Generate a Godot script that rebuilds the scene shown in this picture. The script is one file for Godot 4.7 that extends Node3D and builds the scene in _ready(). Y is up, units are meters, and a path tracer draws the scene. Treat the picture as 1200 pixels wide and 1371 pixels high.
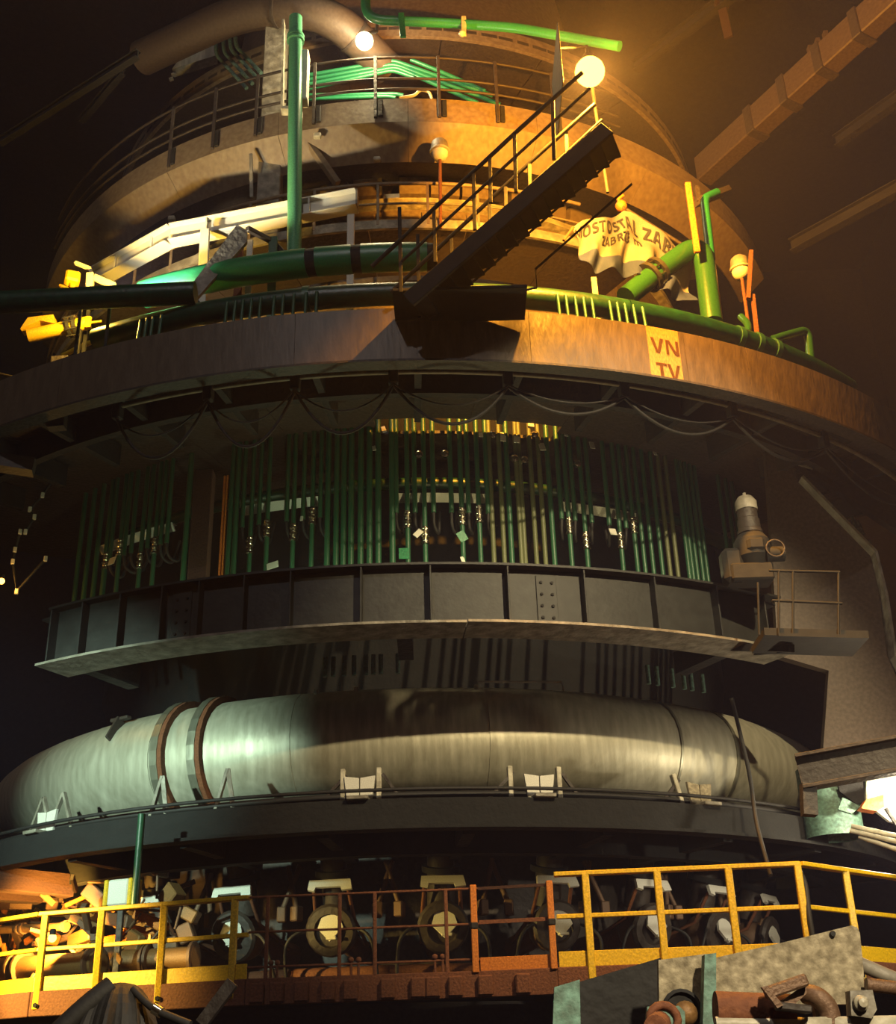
extends Node3D
# Blast furnace cast house at night. y is up, metres; the furnace axis is the y axis, floor at y = 0.

class Mb:
	var v := PackedVector3Array()
	var n := PackedVector3Array()
	func tri(a: Vector3, b: Vector3, c: Vector3, na: Vector3, nb: Vector3, nc: Vector3) -> void:
		if (b - a).cross(c - a).dot(na + nb + nc) > 0.0:
			v.append_array(PackedVector3Array([a, c, b])); n.append_array(PackedVector3Array([na, nc, nb]))
		else:
			v.append_array(PackedVector3Array([a, b, c])); n.append_array(PackedVector3Array([na, nb, nc]))
	func flat(a: Vector3, b: Vector3, c: Vector3, out: Vector3) -> void:
		var m := (b - a).cross(c - a)
		if m.length() < 1e-12: return
		m = m.normalized()
		if m.dot(out) < 0.0: m = -m
		tri(a, b, c, m, m, m)
	func quad(a: Vector3, b: Vector3, c: Vector3, d: Vector3, out: Vector3) -> void:
		flat(a, b, c, out); flat(a, c, d, out)
	# box with chamfered edges, axes from the transform
	func box(x: Transform3D, size: Vector3, bevel := 0.0) -> Mb:
		var h := size * 0.5
		var e := minf(bevel, minf(h.x, minf(h.y, h.z)) * 0.6)
		if e <= 0.0:
			for k in 3:
				for s in [-1.0, 1.0]:
					var u := Vector3.ZERO; var w := Vector3.ZERO; var o := Vector3.ZERO
					o[k] = s * h[k]; u[(k + 1) % 3] = h[(k + 1) % 3]; w[(k + 2) % 3] = h[(k + 2) % 3]
					quad(x * (o - u - w), x * (o + u - w), x * (o + u + w), x * (o - u + w), x.basis * o)
			return self
		var p := func(s: Vector3, k: int) -> Vector3:
			var q := s * (h - Vector3(e, e, e)); q[k] = s[k] * h[k]; return x * q
		for k in 3:
			var i := (k + 1) % 3; var j := (k + 2) % 3
			for s in [-1.0, 1.0]:
				var c := []
				for t in [[-1, -1], [1, -1], [1, 1], [-1, 1]]:
					var q := Vector3.ZERO; q[k] = s; q[i] = t[0]; q[j] = t[1]; c.append(p.call(q, k))
				var o := Vector3.ZERO; o[k] = s
				quad(c[0], c[1], c[2], c[3], x.basis * o)
			for s in [-1.0, 1.0]:
				for t in [-1.0, 1.0]:
					var q0 := Vector3.ZERO; q0[k] = -1; q0[i] = s; q0[j] = t
					var q1 := q0; q1[k] = 1
					var o := Vector3.ZERO; o[i] = s; o[j] = t
					quad(p.call(q0, i), p.call(q1, i), p.call(q1, j), p.call(q0, j), x.basis * o)
		for s in 8:
			var q := Vector3(1 if s & 1 else -1, 1 if s & 2 else -1, 1 if s & 4 else -1)
			flat(p.call(q, 0), p.call(q, 1), p.call(q, 2), x.basis * q)
		return self
	func at(c: Vector3, size: Vector3, bevel := 0.0, turn := 0.0) -> Mb:
		return box(Transform3D(Basis(Vector3.UP, turn), c), size, bevel)
	# rectangular bar from a to b, w across and h along up
	func bar(a: Vector3, b: Vector3, w: float, h: float, up := Vector3.UP, bevel := 0.0) -> Mb:
		var f := (b - a).normalized()
		if absf(f.dot(up)) > 0.98: up = Vector3.BACK if absf(f.z) < 0.9 else Vector3.RIGHT
		var r := f.cross(up).normalized()
		return box(Transform3D(Basis(r, r.cross(f).normalized(), -f), (a + b) * 0.5), Vector3(w, h, a.distance_to(b)), bevel)
	# I-beam from a to b
	func ibeam(a: Vector3, b: Vector3, w: float, h: float, t := 0.03, up := Vector3.UP) -> Mb:
		var f := (b - a).normalized()
		if absf(f.dot(up)) > 0.98: up = Vector3.BACK
		var r := f.cross(up).normalized()
		var u := r.cross(f).normalized()
		bar(a, b, t, h - 2.0 * t, u)
		for s in [-1.0, 1.0]: bar(a + u * s * (h - t) * 0.5, b + u * s * (h - t) * 0.5, w, t, u, 0.006)
		return self
	func tube(p: Array, r: float, sides := 10, caps := true, closed := false) -> Mb:
		var m := p.size()
		var rings := []
		var last := Vector3.ZERO
		var side := Vector3.ZERO
		for i in m:
			var a: Vector3 = p[(i - 1 + m) % m] if (closed or i > 0) else p[0]
			var b: Vector3 = p[(i + 1) % m] if (closed or i < m - 1) else p[m - 1]
			var f := (b - a).normalized()
			if i == 0:
				side = f.cross(Vector3.UP if absf(f.y) < 0.9 else Vector3.RIGHT).normalized()
			else:
				side = (side - f * side.dot(f)).normalized()
			var w := f.cross(side)
			var ring := PackedVector3Array()
			for k in sides:
				var g := TAU * k / sides
				ring.append(side * cos(g) + w * sin(g))
			rings.append(ring)
			last = f
		for i in (m if closed else m - 1):
			var j := (i + 1) % m
			var ra: PackedVector3Array = rings[i]; var rb: PackedVector3Array = rings[j]
			var off := 0
			if closed and j == 0:
				var best := -9.0
				for o in sides:
					if ra[0].dot(rb[o]) > best: best = ra[0].dot(rb[o]); off = o
			for k in sides:
				var l := (k + 1) % sides
				var q0: Vector3 = ra[k]; var q1: Vector3 = ra[l]; var q2: Vector3 = rb[(l + off) % sides]; var q3: Vector3 = rb[(k + off) % sides]
				tri(p[i] + q0 * r, p[i] + q1 * r, p[j] + q2 * r, q0, q1, q2)
				tri(p[i] + q0 * r, p[j] + q2 * r, p[j] + q3 * r, q0, q2, q3)
		if caps and not closed:
			for e in [0, m - 1]:
				var f: Vector3 = (p[0] - p[1]) if e == 0 else (p[m - 1] - p[m - 2])
				f = f.normalized()
				for k in sides:
					var ring: PackedVector3Array = rings[e]
					tri(p[e], p[e] + ring[k] * r, p[e] + ring[(k + 1) % sides] * r, f, f, f)
		return self
	# closed (radius, height) outline swept round the y axis from angle a0 to a1 (degrees, 0 faces the camera)
	func ring(o: Array, a0: float, a1: float, steps: int, smooth := false) -> Mb:
		var m := o.size()
		var mid := Vector2.ZERO
		for q in o: mid += q / m
		var area := 0.0
		for i in m: area += (o[i] as Vector2).cross(o[(i + 1) % m])
		var nr := []
		for i in m:
			var d: Vector2 = o[(i + 1) % m] - o[i]
			nr.append((Vector2(d.y, -d.x) * (1.0 if area > 0 else -1.0)).normalized())
		for s in steps:
			var g0 := deg_to_rad(lerpf(a0, a1, float(s) / steps)); var g1 := deg_to_rad(lerpf(a0, a1, float(s + 1) / steps))
			var e0 := Vector3(sin(g0), 0, cos(g0)); var e1 := Vector3(sin(g1), 0, cos(g1))
			for i in m:
				var a: Vector2 = o[i]; var b: Vector2 = o[(i + 1) % m]
				var na: Vector2 = nr[i]; var nb: Vector2 = nr[i]
				if smooth:
					na = (nr[i] + nr[(i - 1 + m) % m]).normalized(); nb = (nr[i] + nr[(i + 1) % m]).normalized()
				var p0 := e0 * a.x + Vector3(0, a.y, 0); var p1 := e0 * b.x + Vector3(0, b.y, 0)
				var p2 := e1 * b.x + Vector3(0, b.y, 0); var p3 := e1 * a.x + Vector3(0, a.y, 0)
				var m0 := e0 * na.x + Vector3(0, na.y, 0); var m1 := e0 * nb.x + Vector3(0, nb.y, 0)
				var m2 := e1 * nb.x + Vector3(0, nb.y, 0); var m3 := e1 * na.x + Vector3(0, na.y, 0)
				tri(p0, p1, p2, m0, m1, m2); tri(p0, p2, p3, m0, m2, m3)
		if absf(a1 - a0) < 359.9:
			var t := Geometry2D.triangulate_polygon(PackedVector2Array(o))
			for e in 2:
				var g := deg_to_rad(a0 if e == 0 else a1)
				var er := Vector3(sin(g), 0, cos(g)); var out := Vector3(cos(g), 0, -sin(g)) * (-1.0 if e == 0 else 1.0)
				for k in range(0, t.size(), 3):
					var c := []
					for l in 3: c.append(er * o[t[k + l]].x + Vector3(0, o[t[k + l]].y, 0))
					flat(c[0], c[1], c[2], out)
		return self
	# rectangular ring: radii r0..r1, heights y0..y1
	func band(r0: float, r1: float, y0: float, y1: float, a0: float, a1: float, steps := 24) -> Mb:
		return ring([Vector2(r0, y0), Vector2(r1, y0), Vector2(r1, y1), Vector2(r0, y1)], a0, a1, steps)
	# profile of (radius, height) turned about the local y axis of x
	func lathe(o: Array, x: Transform3D, sides := 14, smooth := false) -> Mb:
		var nr := []
		for i in o.size() - 1:
			var d: Vector2 = o[i + 1] - o[i]
			nr.append(Vector2(d.y, -d.x).normalized())
		for s in sides:
			var g0 := TAU * s / sides; var g1 := TAU * (s + 1) / sides
			var e0 := Vector3(sin(g0), 0, cos(g0)); var e1 := Vector3(sin(g1), 0, cos(g1))
			for i in o.size() - 1:
				var a: Vector2 = o[i]; var b: Vector2 = o[i + 1]
				var na: Vector2 = nr[i]; var nb: Vector2 = nr[i]
				if smooth:
					if i > 0: na = (nr[i] + nr[i - 1]).normalized()
					if i < nr.size() - 1: nb = (nr[i] + nr[i + 1]).normalized()
				var f := func(e: Vector3, q: Vector2) -> Vector3: return x * (e * q.x + Vector3(0, q.y, 0))
				var h := func(e: Vector3, q: Vector2) -> Vector3: return (x.basis * (e * q.x + Vector3(0, q.y, 0))).normalized()
				if a.x > 1e-5: tri(f.call(e0, a), f.call(e0, b), f.call(e1, a), h.call(e0, na), h.call(e0, nb), h.call(e1, na))
				if b.x > 1e-5: tri(f.call(e0, b), f.call(e1, b), f.call(e1, a), h.call(e0, nb), h.call(e1, nb), h.call(e1, na))
		return self
	# polygon in the local xy plane, thickness t along local z
	func prism(poly: PackedVector2Array, x: Transform3D, t: float) -> Mb:
		var k := Geometry2D.triangulate_polygon(poly)
		for s in [-0.5, 0.5]:
			for i in range(0, k.size(), 3):
				var c := []
				for l in 3: c.append(x * Vector3(poly[k[i + l]].x, poly[k[i + l]].y, s * t))
				flat(c[0], c[1], c[2], x.basis.z * s)
		var area := 0.0
		for i in poly.size(): area += poly[i].cross(poly[(i + 1) % poly.size()])
		for i in poly.size():
			var a := poly[i]; var b := poly[(i + 1) % poly.size()]
			var o := Vector3(b.y - a.y, a.x - b.x, 0) * signf(area)
			quad(x * Vector3(a.x, a.y, -t / 2), x * Vector3(b.x, b.y, -t / 2), x * Vector3(b.x, b.y, t / 2), x * Vector3(a.x, a.y, t / 2), x.basis * o)
		return self
	func ball(c: Vector3, r: float, sides := 14) -> Mb:
		var o := []
		for i in 9: o.append(Vector2(r * sin(PI * i / 8.0), -r * cos(PI * i / 8.0)))
		return lathe(o, Transform3D(Basis(), c), sides, true)

var mats := {}
var tex := {}
var taken := {}

func numbered(called: String, parent: Node) -> String:
	var key := str(parent.get_instance_id()) + called
	var k: int = taken.get(key, 0)
	taken[key] = k + 1
	return called if k == 0 else "%s_%03d" % [called, k]

func gpos(o: Node) -> Vector3:
	var p := Vector3.ZERO
	while o is Node3D and o != self:
		p += o.position; o = o.get_parent()
	return p

# commits what was collected as ONE mesh, its origin at its base
func put(called: String, mb: Mb, m: Material, parent: Node = self) -> MeshInstance3D:
	var lo := mb.v[0]; var hi := mb.v[0]
	for q in mb.v: lo = lo.min(q); hi = hi.max(q)
	var base := Vector3((lo.x + hi.x) / 2, lo.y, (lo.z + hi.z) / 2)
	var w := mb.v.duplicate()
	for i in w.size(): w[i] -= base
	var a := []
	a.resize(Mesh.ARRAY_MAX)
	a[Mesh.ARRAY_VERTEX] = w; a[Mesh.ARRAY_NORMAL] = mb.n
	var am := ArrayMesh.new()
	am.add_surface_from_arrays(Mesh.PRIMITIVE_TRIANGLES, a)
	am.surface_set_material(0, m)
	var o := MeshInstance3D.new()
	o.mesh = am
	o.name = numbered(called, parent)
	o.position = base - gpos(parent)
	parent.add_child(o, true)
	return o

func tag(o: Node, label: String, category: String, group := "", kind := "") -> Node:
	o.set_meta("label", label); o.set_meta("category", category)
	if group: o.set_meta("group", group)
	if kind: o.set_meta("kind", kind)
	return o

func thing(called: String, label: String, category: String, at := Vector3.ZERO, group := "") -> Node3D:
	var o := Node3D.new()
	o.name = numbered(called, self); o.position = at
	add_child(o, true)
	tag(o, label, category, group)
	return o

func struct(called: String, mb: Mb, m: Material) -> void:
	put(called, mb, m).set_meta("kind", "structure")

# a copy of a thing that was built at angle 0, turned about the furnace axis
func round_copy(o: Node3D, base: String, deg: float, label: String, lift := 0.0) -> Node3D:
	var c: Node3D = o.duplicate()
	c.name = numbered(base, self)
	add_child(c, true)
	c.transform = Transform3D(Basis(Vector3.UP, deg_to_rad(deg)), Vector3(0, lift, 0)) * o.transform
	c.set_meta("label", label)
	return c

func pol(r: float, deg: float, y: float) -> Vector3:
	return Vector3(r * sin(deg_to_rad(deg)), y, r * cos(deg_to_rad(deg)))

func arc(r: float, y: float, a0: float, a1: float, steps: int) -> Array:
	var p := []
	for i in steps + 1: p.append(pol(r, lerpf(a0, a1, float(i) / steps), y))
	return p

# rounds the inner corners of a path
func bend(p: Array, r: float, steps := 6) -> Array:
	var o := [p[0]]
	for i in range(1, p.size() - 1):
		var a: Vector3 = p[i - 1]; var b: Vector3 = p[i]; var c: Vector3 = p[i + 1]
		var d := minf(r, minf(a.distance_to(b), b.distance_to(c)) * 0.48)
		var s := b + (a - b).normalized() * d; var e := b + (c - b).normalized() * d
		for k in steps + 1:
			var t := float(k) / steps
			o.append(s.lerp(b, t).lerp(b.lerp(e, t), t))
	o.append(p[p.size() - 1])
	return o

func sag(a: Vector3, b: Vector3, drop: float, steps := 14) -> Array:
	var p := []
	for i in steps + 1:
		var t := float(i) / steps
		p.append(a.lerp(b, t) + Vector3.DOWN * drop * 4.0 * t * (1.0 - t))
	return p

func frame(dir: Vector3, at: Vector3) -> Transform3D:   # local y along dir
	var y := dir.normalized()
	var x := y.cross(Vector3.UP if absf(y.y) < 0.95 else Vector3.RIGHT).normalized()
	return Transform3D(Basis(x, y, x.cross(y)), at)

func noise(name_: String, freq: float, lo: Color, hi: Color, type := FastNoiseLite.TYPE_SIMPLEX_SMOOTH, oct := 5, normal := false, mid := -1.0) -> Texture2D:
	var f := FastNoiseLite.new()
	f.seed = hash(name_) % 1000; f.frequency = freq; f.noise_type = type; f.fractal_octaves = oct
	var t := NoiseTexture2D.new()
	t.width = 512; t.height = 512; t.seamless = true; t.noise = f
	if normal:
		t.as_normal_map = true; t.bump_strength = 6.0
	else:
		var g := Gradient.new()
		g.set_color(0, lo); g.set_color(1, hi)
		if mid >= 0.0:
			g.set_offset(0, mid - 0.12); g.set_offset(1, mid + 0.12)
		t.color_ramp = g
	tex[name_] = t
	return t

func mat(called: String, c: Color, rough := 0.7, metal := 0.0, t := "grime", scale := Vector3(0.5, 0.5, 0.5), bump := 0.4) -> StandardMaterial3D:
	var m := StandardMaterial3D.new()
	m.resource_name = called; m.albedo_color = c; m.roughness = rough; m.metallic = metal
	m.uv1_triplanar = true; m.uv1_world_triplanar = true; m.uv1_scale = scale
	if t: m.albedo_texture = tex[t]
	if bump > 0.0:
		m.normal_enabled = true; m.normal_texture = tex["bumps"]; m.normal_scale = bump
	mats[called] = m
	return m

func glow(called: String, c: Color, e: float) -> StandardMaterial3D:
	var m := StandardMaterial3D.new()
	m.resource_name = called; m.albedo_color = Color(0.1, 0.1, 0.1); m.emission_enabled = true; m.emission = c; m.emission_energy_multiplier = e
	mats[called] = m
	return m

func omni(called: String, at: Vector3, c: Color, e: float, size := 0.1) -> void:
	var l := OmniLight3D.new()
	l.name = called; l.light_color = c; l.light_energy = e; l.light_size = size; l.position = at
	l.omni_range = 60.0; l.omni_attenuation = 2.0; l.shadow_enabled = true
	add_child(l, true)

func spot(called: String, at: Vector3, to: Vector3, c: Color, e: float, angle: float, size := 0.15, soft := 0.5) -> void:
	var l := SpotLight3D.new()
	l.name = called; l.light_color = c; l.light_energy = e; l.light_size = size
	l.spot_range = 80.0; l.spot_attenuation = 2.0; l.spot_angle = angle; l.spot_angle_attenuation = soft; l.shadow_enabled = true
	add_child(l, true)
	l.look_at_from_position(at, to, Vector3.UP if absf((to - at).normalized().y) < 0.99 else Vector3.RIGHT)

# an unseen flood light's housing with a glowing face; the light itself is set just before the face
func flood(label: String, at: Vector3, to: Vector3, m: Material) -> void:
	var f := (to - at).normalized()
	var x := frame(f, at)
	var o := thing("unseen_flood_light", label, "flood light", at, "")
	put("housing", Mb.new().lathe([Vector2(0.0, -0.45), Vector2(0.1, -0.42), Vector2(0.16, -0.3), Vector2(0.26, -0.08), Vector2(0.26, -0.05)], x, 16), mats.black, o)
	put("lens", Mb.new().lathe([Vector2(0.0, -0.07), Vector2(0.24, -0.07), Vector2(0.24, -0.055), Vector2(0.0, -0.05)], x, 16), m, o)

func _ready() -> void:
	# camera
	var cam := Camera3D.new()
	cam.name = "camera"
	cam.fov = 45.87; cam.near = 0.05; cam.far = 200.0
	var cr := Basis(Vector3(cos(-0.03), sin(-0.03) * cos(0.441), sin(-0.03) * sin(0.441)), Vector3(-sin(-0.03), cos(-0.03) * cos(0.441), cos(-0.03) * sin(0.441)), Vector3(0, -sin(0.441), cos(0.441)))
	cam.transform = Transform3D(cr, Vector3(0.962, 1.6, 30.0))
	add_child(cam)
	# environment: a closed hall, so the night sky only stands behind it; thin dust in the air
	var we := WorldEnvironment.new()
	we.name = "environment"
	var env := Environment.new()
	env.background_mode = Environment.BG_COLOR
	env.background_color = Color(0.08, 0.08, 0.1)
	env.tonemap_mode = Environment.TONE_MAPPER_LINEAR
	env.tonemap_exposure = 1.0
	env.sdfgi_enabled = true; env.ssao_enabled = true; env.ssil_enabled = true
	env.volumetric_fog_enabled = FOG > 0.0
	env.volumetric_fog_density = FOG; env.volumetric_fog_albedo = Color(0.78, 0.77, 1.0); env.volumetric_fog_anisotropy = 0.0
	we.environment = env
	add_child(we)
	# unseen flood lights, placed to light pipe, railing and machine (their housings follow with the objects)
	var warm := Color(1.0, 0.9, 0.69); var cool := Color(0.86, 1.0, 0.9); var sodium := Color(1.0, 0.5, 0.11)
	spot("unseen_flood_high", FLOOD_HIGH, Vector3(3.2, 6.2, 9.0), warm, 430.0, 20.0)
	spot("unseen_flood_side", FLOOD_SIDE, Vector3(-4.6, 6.2, 8.5), cool, 500.0, 13.5, 0.15, 1.0)
	spot("unseen_flood_floor", FLOOD_FLOOR, Vector3(1.6, 1.6, 24.0), Color(1.0, 0.92, 0.76), 95.0, 20.0)
	spot("unseen_flood_right", FLOOD_RIGHT, Vector3(5.6, 3.9, 8.6), Color(1.0, 0.95, 0.82), 110.0, 11.0, 0.15, 0.8)
	omni("fill_light", FILL_LAMP, Color(1.0, 0.97, 0.95), 85.0, 0.2)  # added fill light, lifts the dark surfaces
	textures()
	materials()
	hall()
	shaft()
	bustle()
	tuyere_deck()
	girder()
	cooling_pipes()
	upper_platform()
	stair()
	walkways()
	top()
	right_side()
	left_side()
	foreground()

const FOG := 0.0014
const FLOOD_HIGH := Vector3(8.0, 14.6, 25.2)
const FLOOD_SIDE := Vector3(-10.0, 7.0, 23.0)
const FILL_LAMP := Vector3(-4.0, 24.0, 33.0)  # added fill lamp behind the viewer
const FLOOD_RIGHT := Vector3(11.5, 4.6, 23.0)
const FLOOD_FLOOR := Vector3(3.5, 5.5, 30.5)
const LAMP := Vector3(3.497, 16.490, 15.150)

func textures() -> void:
	noise("grime", 0.012, Color(0.55, 0.53, 0.5), Color(1, 1, 1))
	noise("fine", 0.06, Color(0.72, 0.72, 0.72), Color(1, 1, 1))
	noise("rust", 0.035, Color(0.72, 0.63, 0.56), Color(1, 0.96, 0.92), FastNoiseLite.TYPE_SIMPLEX_SMOOTH, 6)
	noise("streak", 0.02, Color(0.7, 0.69, 0.66), Color(1, 1, 1), FastNoiseLite.TYPE_PERLIN, 4)
	noise("bumps", 0.03, Color.BLACK, Color.WHITE, FastNoiseLite.TYPE_SIMPLEX_SMOOTH, 4, true)

func materials() -> void:
	mat("black", Color(0.10, 0.095, 0.095), 0.8)
	mat("dull_black", Color(0.12, 0.115, 0.11), 0.8, 0.0, "grime", Vector3(0.5, 0.5, 0.5), 0.1)  # even near black for dark steelwork
	mat("shell_black", Color(0.07, 0.07, 0.07), 0.9)
	mat("dark_steel", Color(0.22, 0.20, 0.185), 0.62, 0.0, "rust")
	mat("hall_steel", Color(0.11, 0.1, 0.095), 0.85)
	mat("brown_plate", Color(0.50, 0.47, 0.41), 0.6, 0.0, "rust", Vector3(0.35, 0.35, 0.35), 0.12)
	mat("bracket_plate", Color(0.31, 0.275, 0.24), 0.6, 0.0, "rust", Vector3(0.6, 0.6, 0.6), 0.15)
	mat("band_plate", Color(0.385, 0.33, 0.275), 0.5, 0.0, "streak", Vector3(0.9, 0.16, 0.9), 0.2)
	mat("band_patch", Color(0.74, 0.62, 0.38), 0.35, 0.0, "rust", Vector3(2.0, 0.5, 2.0), 0.3)
	mat("girder_paint", Color(0.145, 0.15, 0.14), 0.6, 0.0, "grime", Vector3(0.5, 0.5, 0.5), 0.1)
	mat("grey_steel", Color(0.60, 0.58, 0.53), 0.55, 0.0, "grime")
	mat("pale_steel", Color(0.82, 0.80, 0.72), 0.5, 0.0, "grime")
	mat("cladding", Color(0.82, 0.81, 0.74), 0.5, 0.5, "streak", Vector3(0.7, 0.12, 0.7), 0.12)
	mat("cladding_collar", Color(0.66, 0.66, 0.6), 0.42, 0.8, "streak", Vector3(0.7, 0.2, 0.7), 0.15)
	mat("rust", Color(0.46, 0.29, 0.18), 0.85, 0.0, "rust", Vector3(1.2, 1.2, 1.2), 0.7)
	mat("rust_dark", Color(0.26, 0.16, 0.11), 0.9, 0.0, "rust", Vector3(1.2, 1.2, 1.2), 0.7)
	mat("gear_brown", Color(0.52, 0.41, 0.24), 0.6, 0.2, "rust", Vector3(2, 2, 2), 0.4)
	mat("yellow", Color(0.92, 0.74, 0.07), 0.5, 0.0, "fine", Vector3(0.8, 0.8, 0.8), 0.2)
	mat("yellow_old", Color(0.80, 0.50, 0.12), 0.7, 0.0, "rust", Vector3(1.5, 1.5, 1.5), 0.4)
	mat("pipe_green", Color(0.17, 0.36, 0.25), 0.42, 0.0, "fine", Vector3(1.5, 1.5, 1.5), 0.2)
	mat("deep_green", Color(0.07, 0.27, 0.17), 0.4, 0.0, "grime", Vector3(0.8, 0.8, 0.8), 0.2)
	mat("bright_green", Color(0.13, 0.48, 0.31), 0.4, 0.0, "fine", Vector3(0.8, 0.8, 0.8), 0.15)
	mat("teal", Color(0.42, 0.58, 0.53), 0.65, 0.0, "grime", Vector3(2, 2, 2), 0.3)
	mat("glossy_green", Color(0.15, 0.34, 0.16), 0.28, 0.0, "fine", Vector3(0.8, 0.8, 0.8), 0.15)
	mat("pole_green", Color(0.36, 0.66, 0.5), 0.3, 0.0, "fine", Vector3(0.8, 0.8, 0.8), 0.1)
	mat("olive_pipe", Color(0.38, 0.40, 0.27), 0.5, 0.0, "fine", Vector3(1.5, 1.5, 1.5), 0.2)
	mat("chrome", Color(0.85, 0.82, 0.74), 0.22, 1.0, "", Vector3.ONE, 0.0)
	mat("white_paint", Color(0.90, 0.89, 0.84), 0.6, 0.0, "fine", Vector3(2, 2, 2), 0.1)
	mat("rubber", Color(0.13, 0.12, 0.115), 0.7, 0.0, "fine", Vector3(2, 2, 2), 0.3)
	mat("concrete", Color(0.66, 0.62, 0.52), 0.9, 0.0, "grime", Vector3(2.2, 2.2, 2.2), 0.6)
	mat("casting", Color(0.45, 0.37, 0.30), 0.6, 0.3, "rust", Vector3(3, 3, 3), 0.6)
	mat("orange_paint", Color(0.85, 0.45, 0.14), 0.6, 0.0, "fine")
	mat("cloth", Color(0.44, 0.43, 0.46), 0.85, 0.0, "fine", Vector3(1.5, 1.5, 1.5), 0.1)
	mat("cloth_blue", Color(0.13, 0.2, 0.42), 0.85, 0.0, "fine", Vector3(1.5, 1.5, 1.5), 0.1)
	mat("ink", Color(0.10, 0.10, 0.16), 0.9, 0.0, "", Vector3.ONE, 0.0)
	mat("patch_ink", Color(0.42, 0.26, 0.12), 0.9, 0.0, "", Vector3.ONE, 0.0)
	glow("sodium_glow", Color(1.0, 0.72, 0.28), 9.0)
	glow("white_glow", Color(1.0, 0.93, 0.72), 7.0)
	glow("unseen_lamp_glow", Color(1.0, 0.9, 0.7), 6.0)
	glow("unseen_tube_glow", Color(0.85, 1.0, 0.85), 4.0)

func hall() -> void:
	var m: Material = mats.hall_steel
	struct("floor", Mb.new().at(Vector3(0, -0.2, 9), Vector3(46, 0.4, 60)), m)
	struct("wall_left", Mb.new().at(Vector3(-22.2, 19, 9), Vector3(0.4, 38, 60)), m)
	struct("wall_right", Mb.new().at(Vector3(22.2, 19, 9), Vector3(0.4, 38, 60)), m)
	struct("wall_back", Mb.new().at(Vector3(0, 19, -20.2), Vector3(44, 38, 0.4)), m)
	struct("wall_front", Mb.new().at(Vector3(0, 19, 38.2), Vector3(44, 38, 0.4)), m)
	struct("ceiling", Mb.new().at(Vector3(0, 38.2, 9), Vector3(46, 0.4, 60)), m)
	# steel of the roof seen past the furnace
	var a := Vector3(8.396, 23.000, 5.905)
	var b := Vector3(11.093, 23.000, 10.458)
	var f := (b - a).normalized()
	var g := thing("roof_girder", "rust brown box girder slanting up to the upper right corner", "girder", (a + b) / 2)
	put("box", Mb.new().bar(a - f * 1.0, b + f * 2.5, 0.5, 0.75, Vector3.UP, 0.03), mats.bracket_plate, g)
	for k in 4: put("splice_plate", Mb.new().bar(a + f * (0.9 + k * 1.15), a + f * (1.15 + k * 1.15), 0.58, 0.83, Vector3.UP, 0.02), mats.dark_steel, g)
	for k in 3: put("lug", Mb.new().bar(a + f * (3.0 + k * 0.25) + Vector3(0, 0.35, 0), a + f * (3.0 + k * 0.25) + Vector3(0, 0.75, 0), 0.1, 0.14), mats.bracket_plate, g)
	var rows := [[Vector3(6.523, 27.000, 4.784), Vector3(9.216, 27.000, 7.703), "thin rust lit roof purlin above the orange lamp's glow"], [Vector3(11.604, 24.000, 4.913), Vector3(13.486, 24.000, 7.461), "faint roof purlin at the right edge below the box girder"], [Vector3(9.615, 20.000, 5.735), Vector3(12.289, 20.000, 8.565), "faint dark roof purlin low at the right edge of the hall"]]
	for r in rows: tag(put("roof_purlin", Mb.new().ibeam(r[0], r[1], 0.25, 0.35), mats.hall_steel), r[2], "purlin", "roof purlins")
	tag(put("roof_hanger", Mb.new().bar(Vector3(8.528, 27.000, 6.898), Vector3(8.635, 26.000, 6.708), 0.22, 0.1).bar(Vector3(8.364, 27.000, 6.831), Vector3(8.720, 27.000, 6.818), 0.2, 0.2), mats.rust_dark), "short brown hanger dropping from the roof right of the orange lamp", "hanger")
	tag(put("roof_white_slit", Mb.new().prism(PackedVector2Array([Vector2(8.972, 25.093), Vector2(9.095, 25.088), Vector2(9.084, 24.187), Vector2(9.029, 24.242)]), Transform3D(Basis(), Vector3(0, 0, 4.0)), 0.05), glow("white_slit_glow", Color(0.95, 0.97, 0.9), 0.9)), "narrow glowing white slit high beside the box girder", "light")  # glowing sliver drawn as the white slit
	for r in [[Vector3(-9.362, 22.000, 8.007), Vector3(-5.470, 22.000, 10.563), "faint dark edge beam high at the left beside the furnace top"], [Vector3(-8.038, 24.000, 6.561), Vector3(-6.591, 24.000, 8.135), "short dark roof strut high at the left edge of the hall"]]:
		tag(put("edge_beam", Mb.new().ibeam(r[0], r[1], 0.15, 0.22), mats.shell_black), r[2], "beam", "dark beams upper left")

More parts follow.
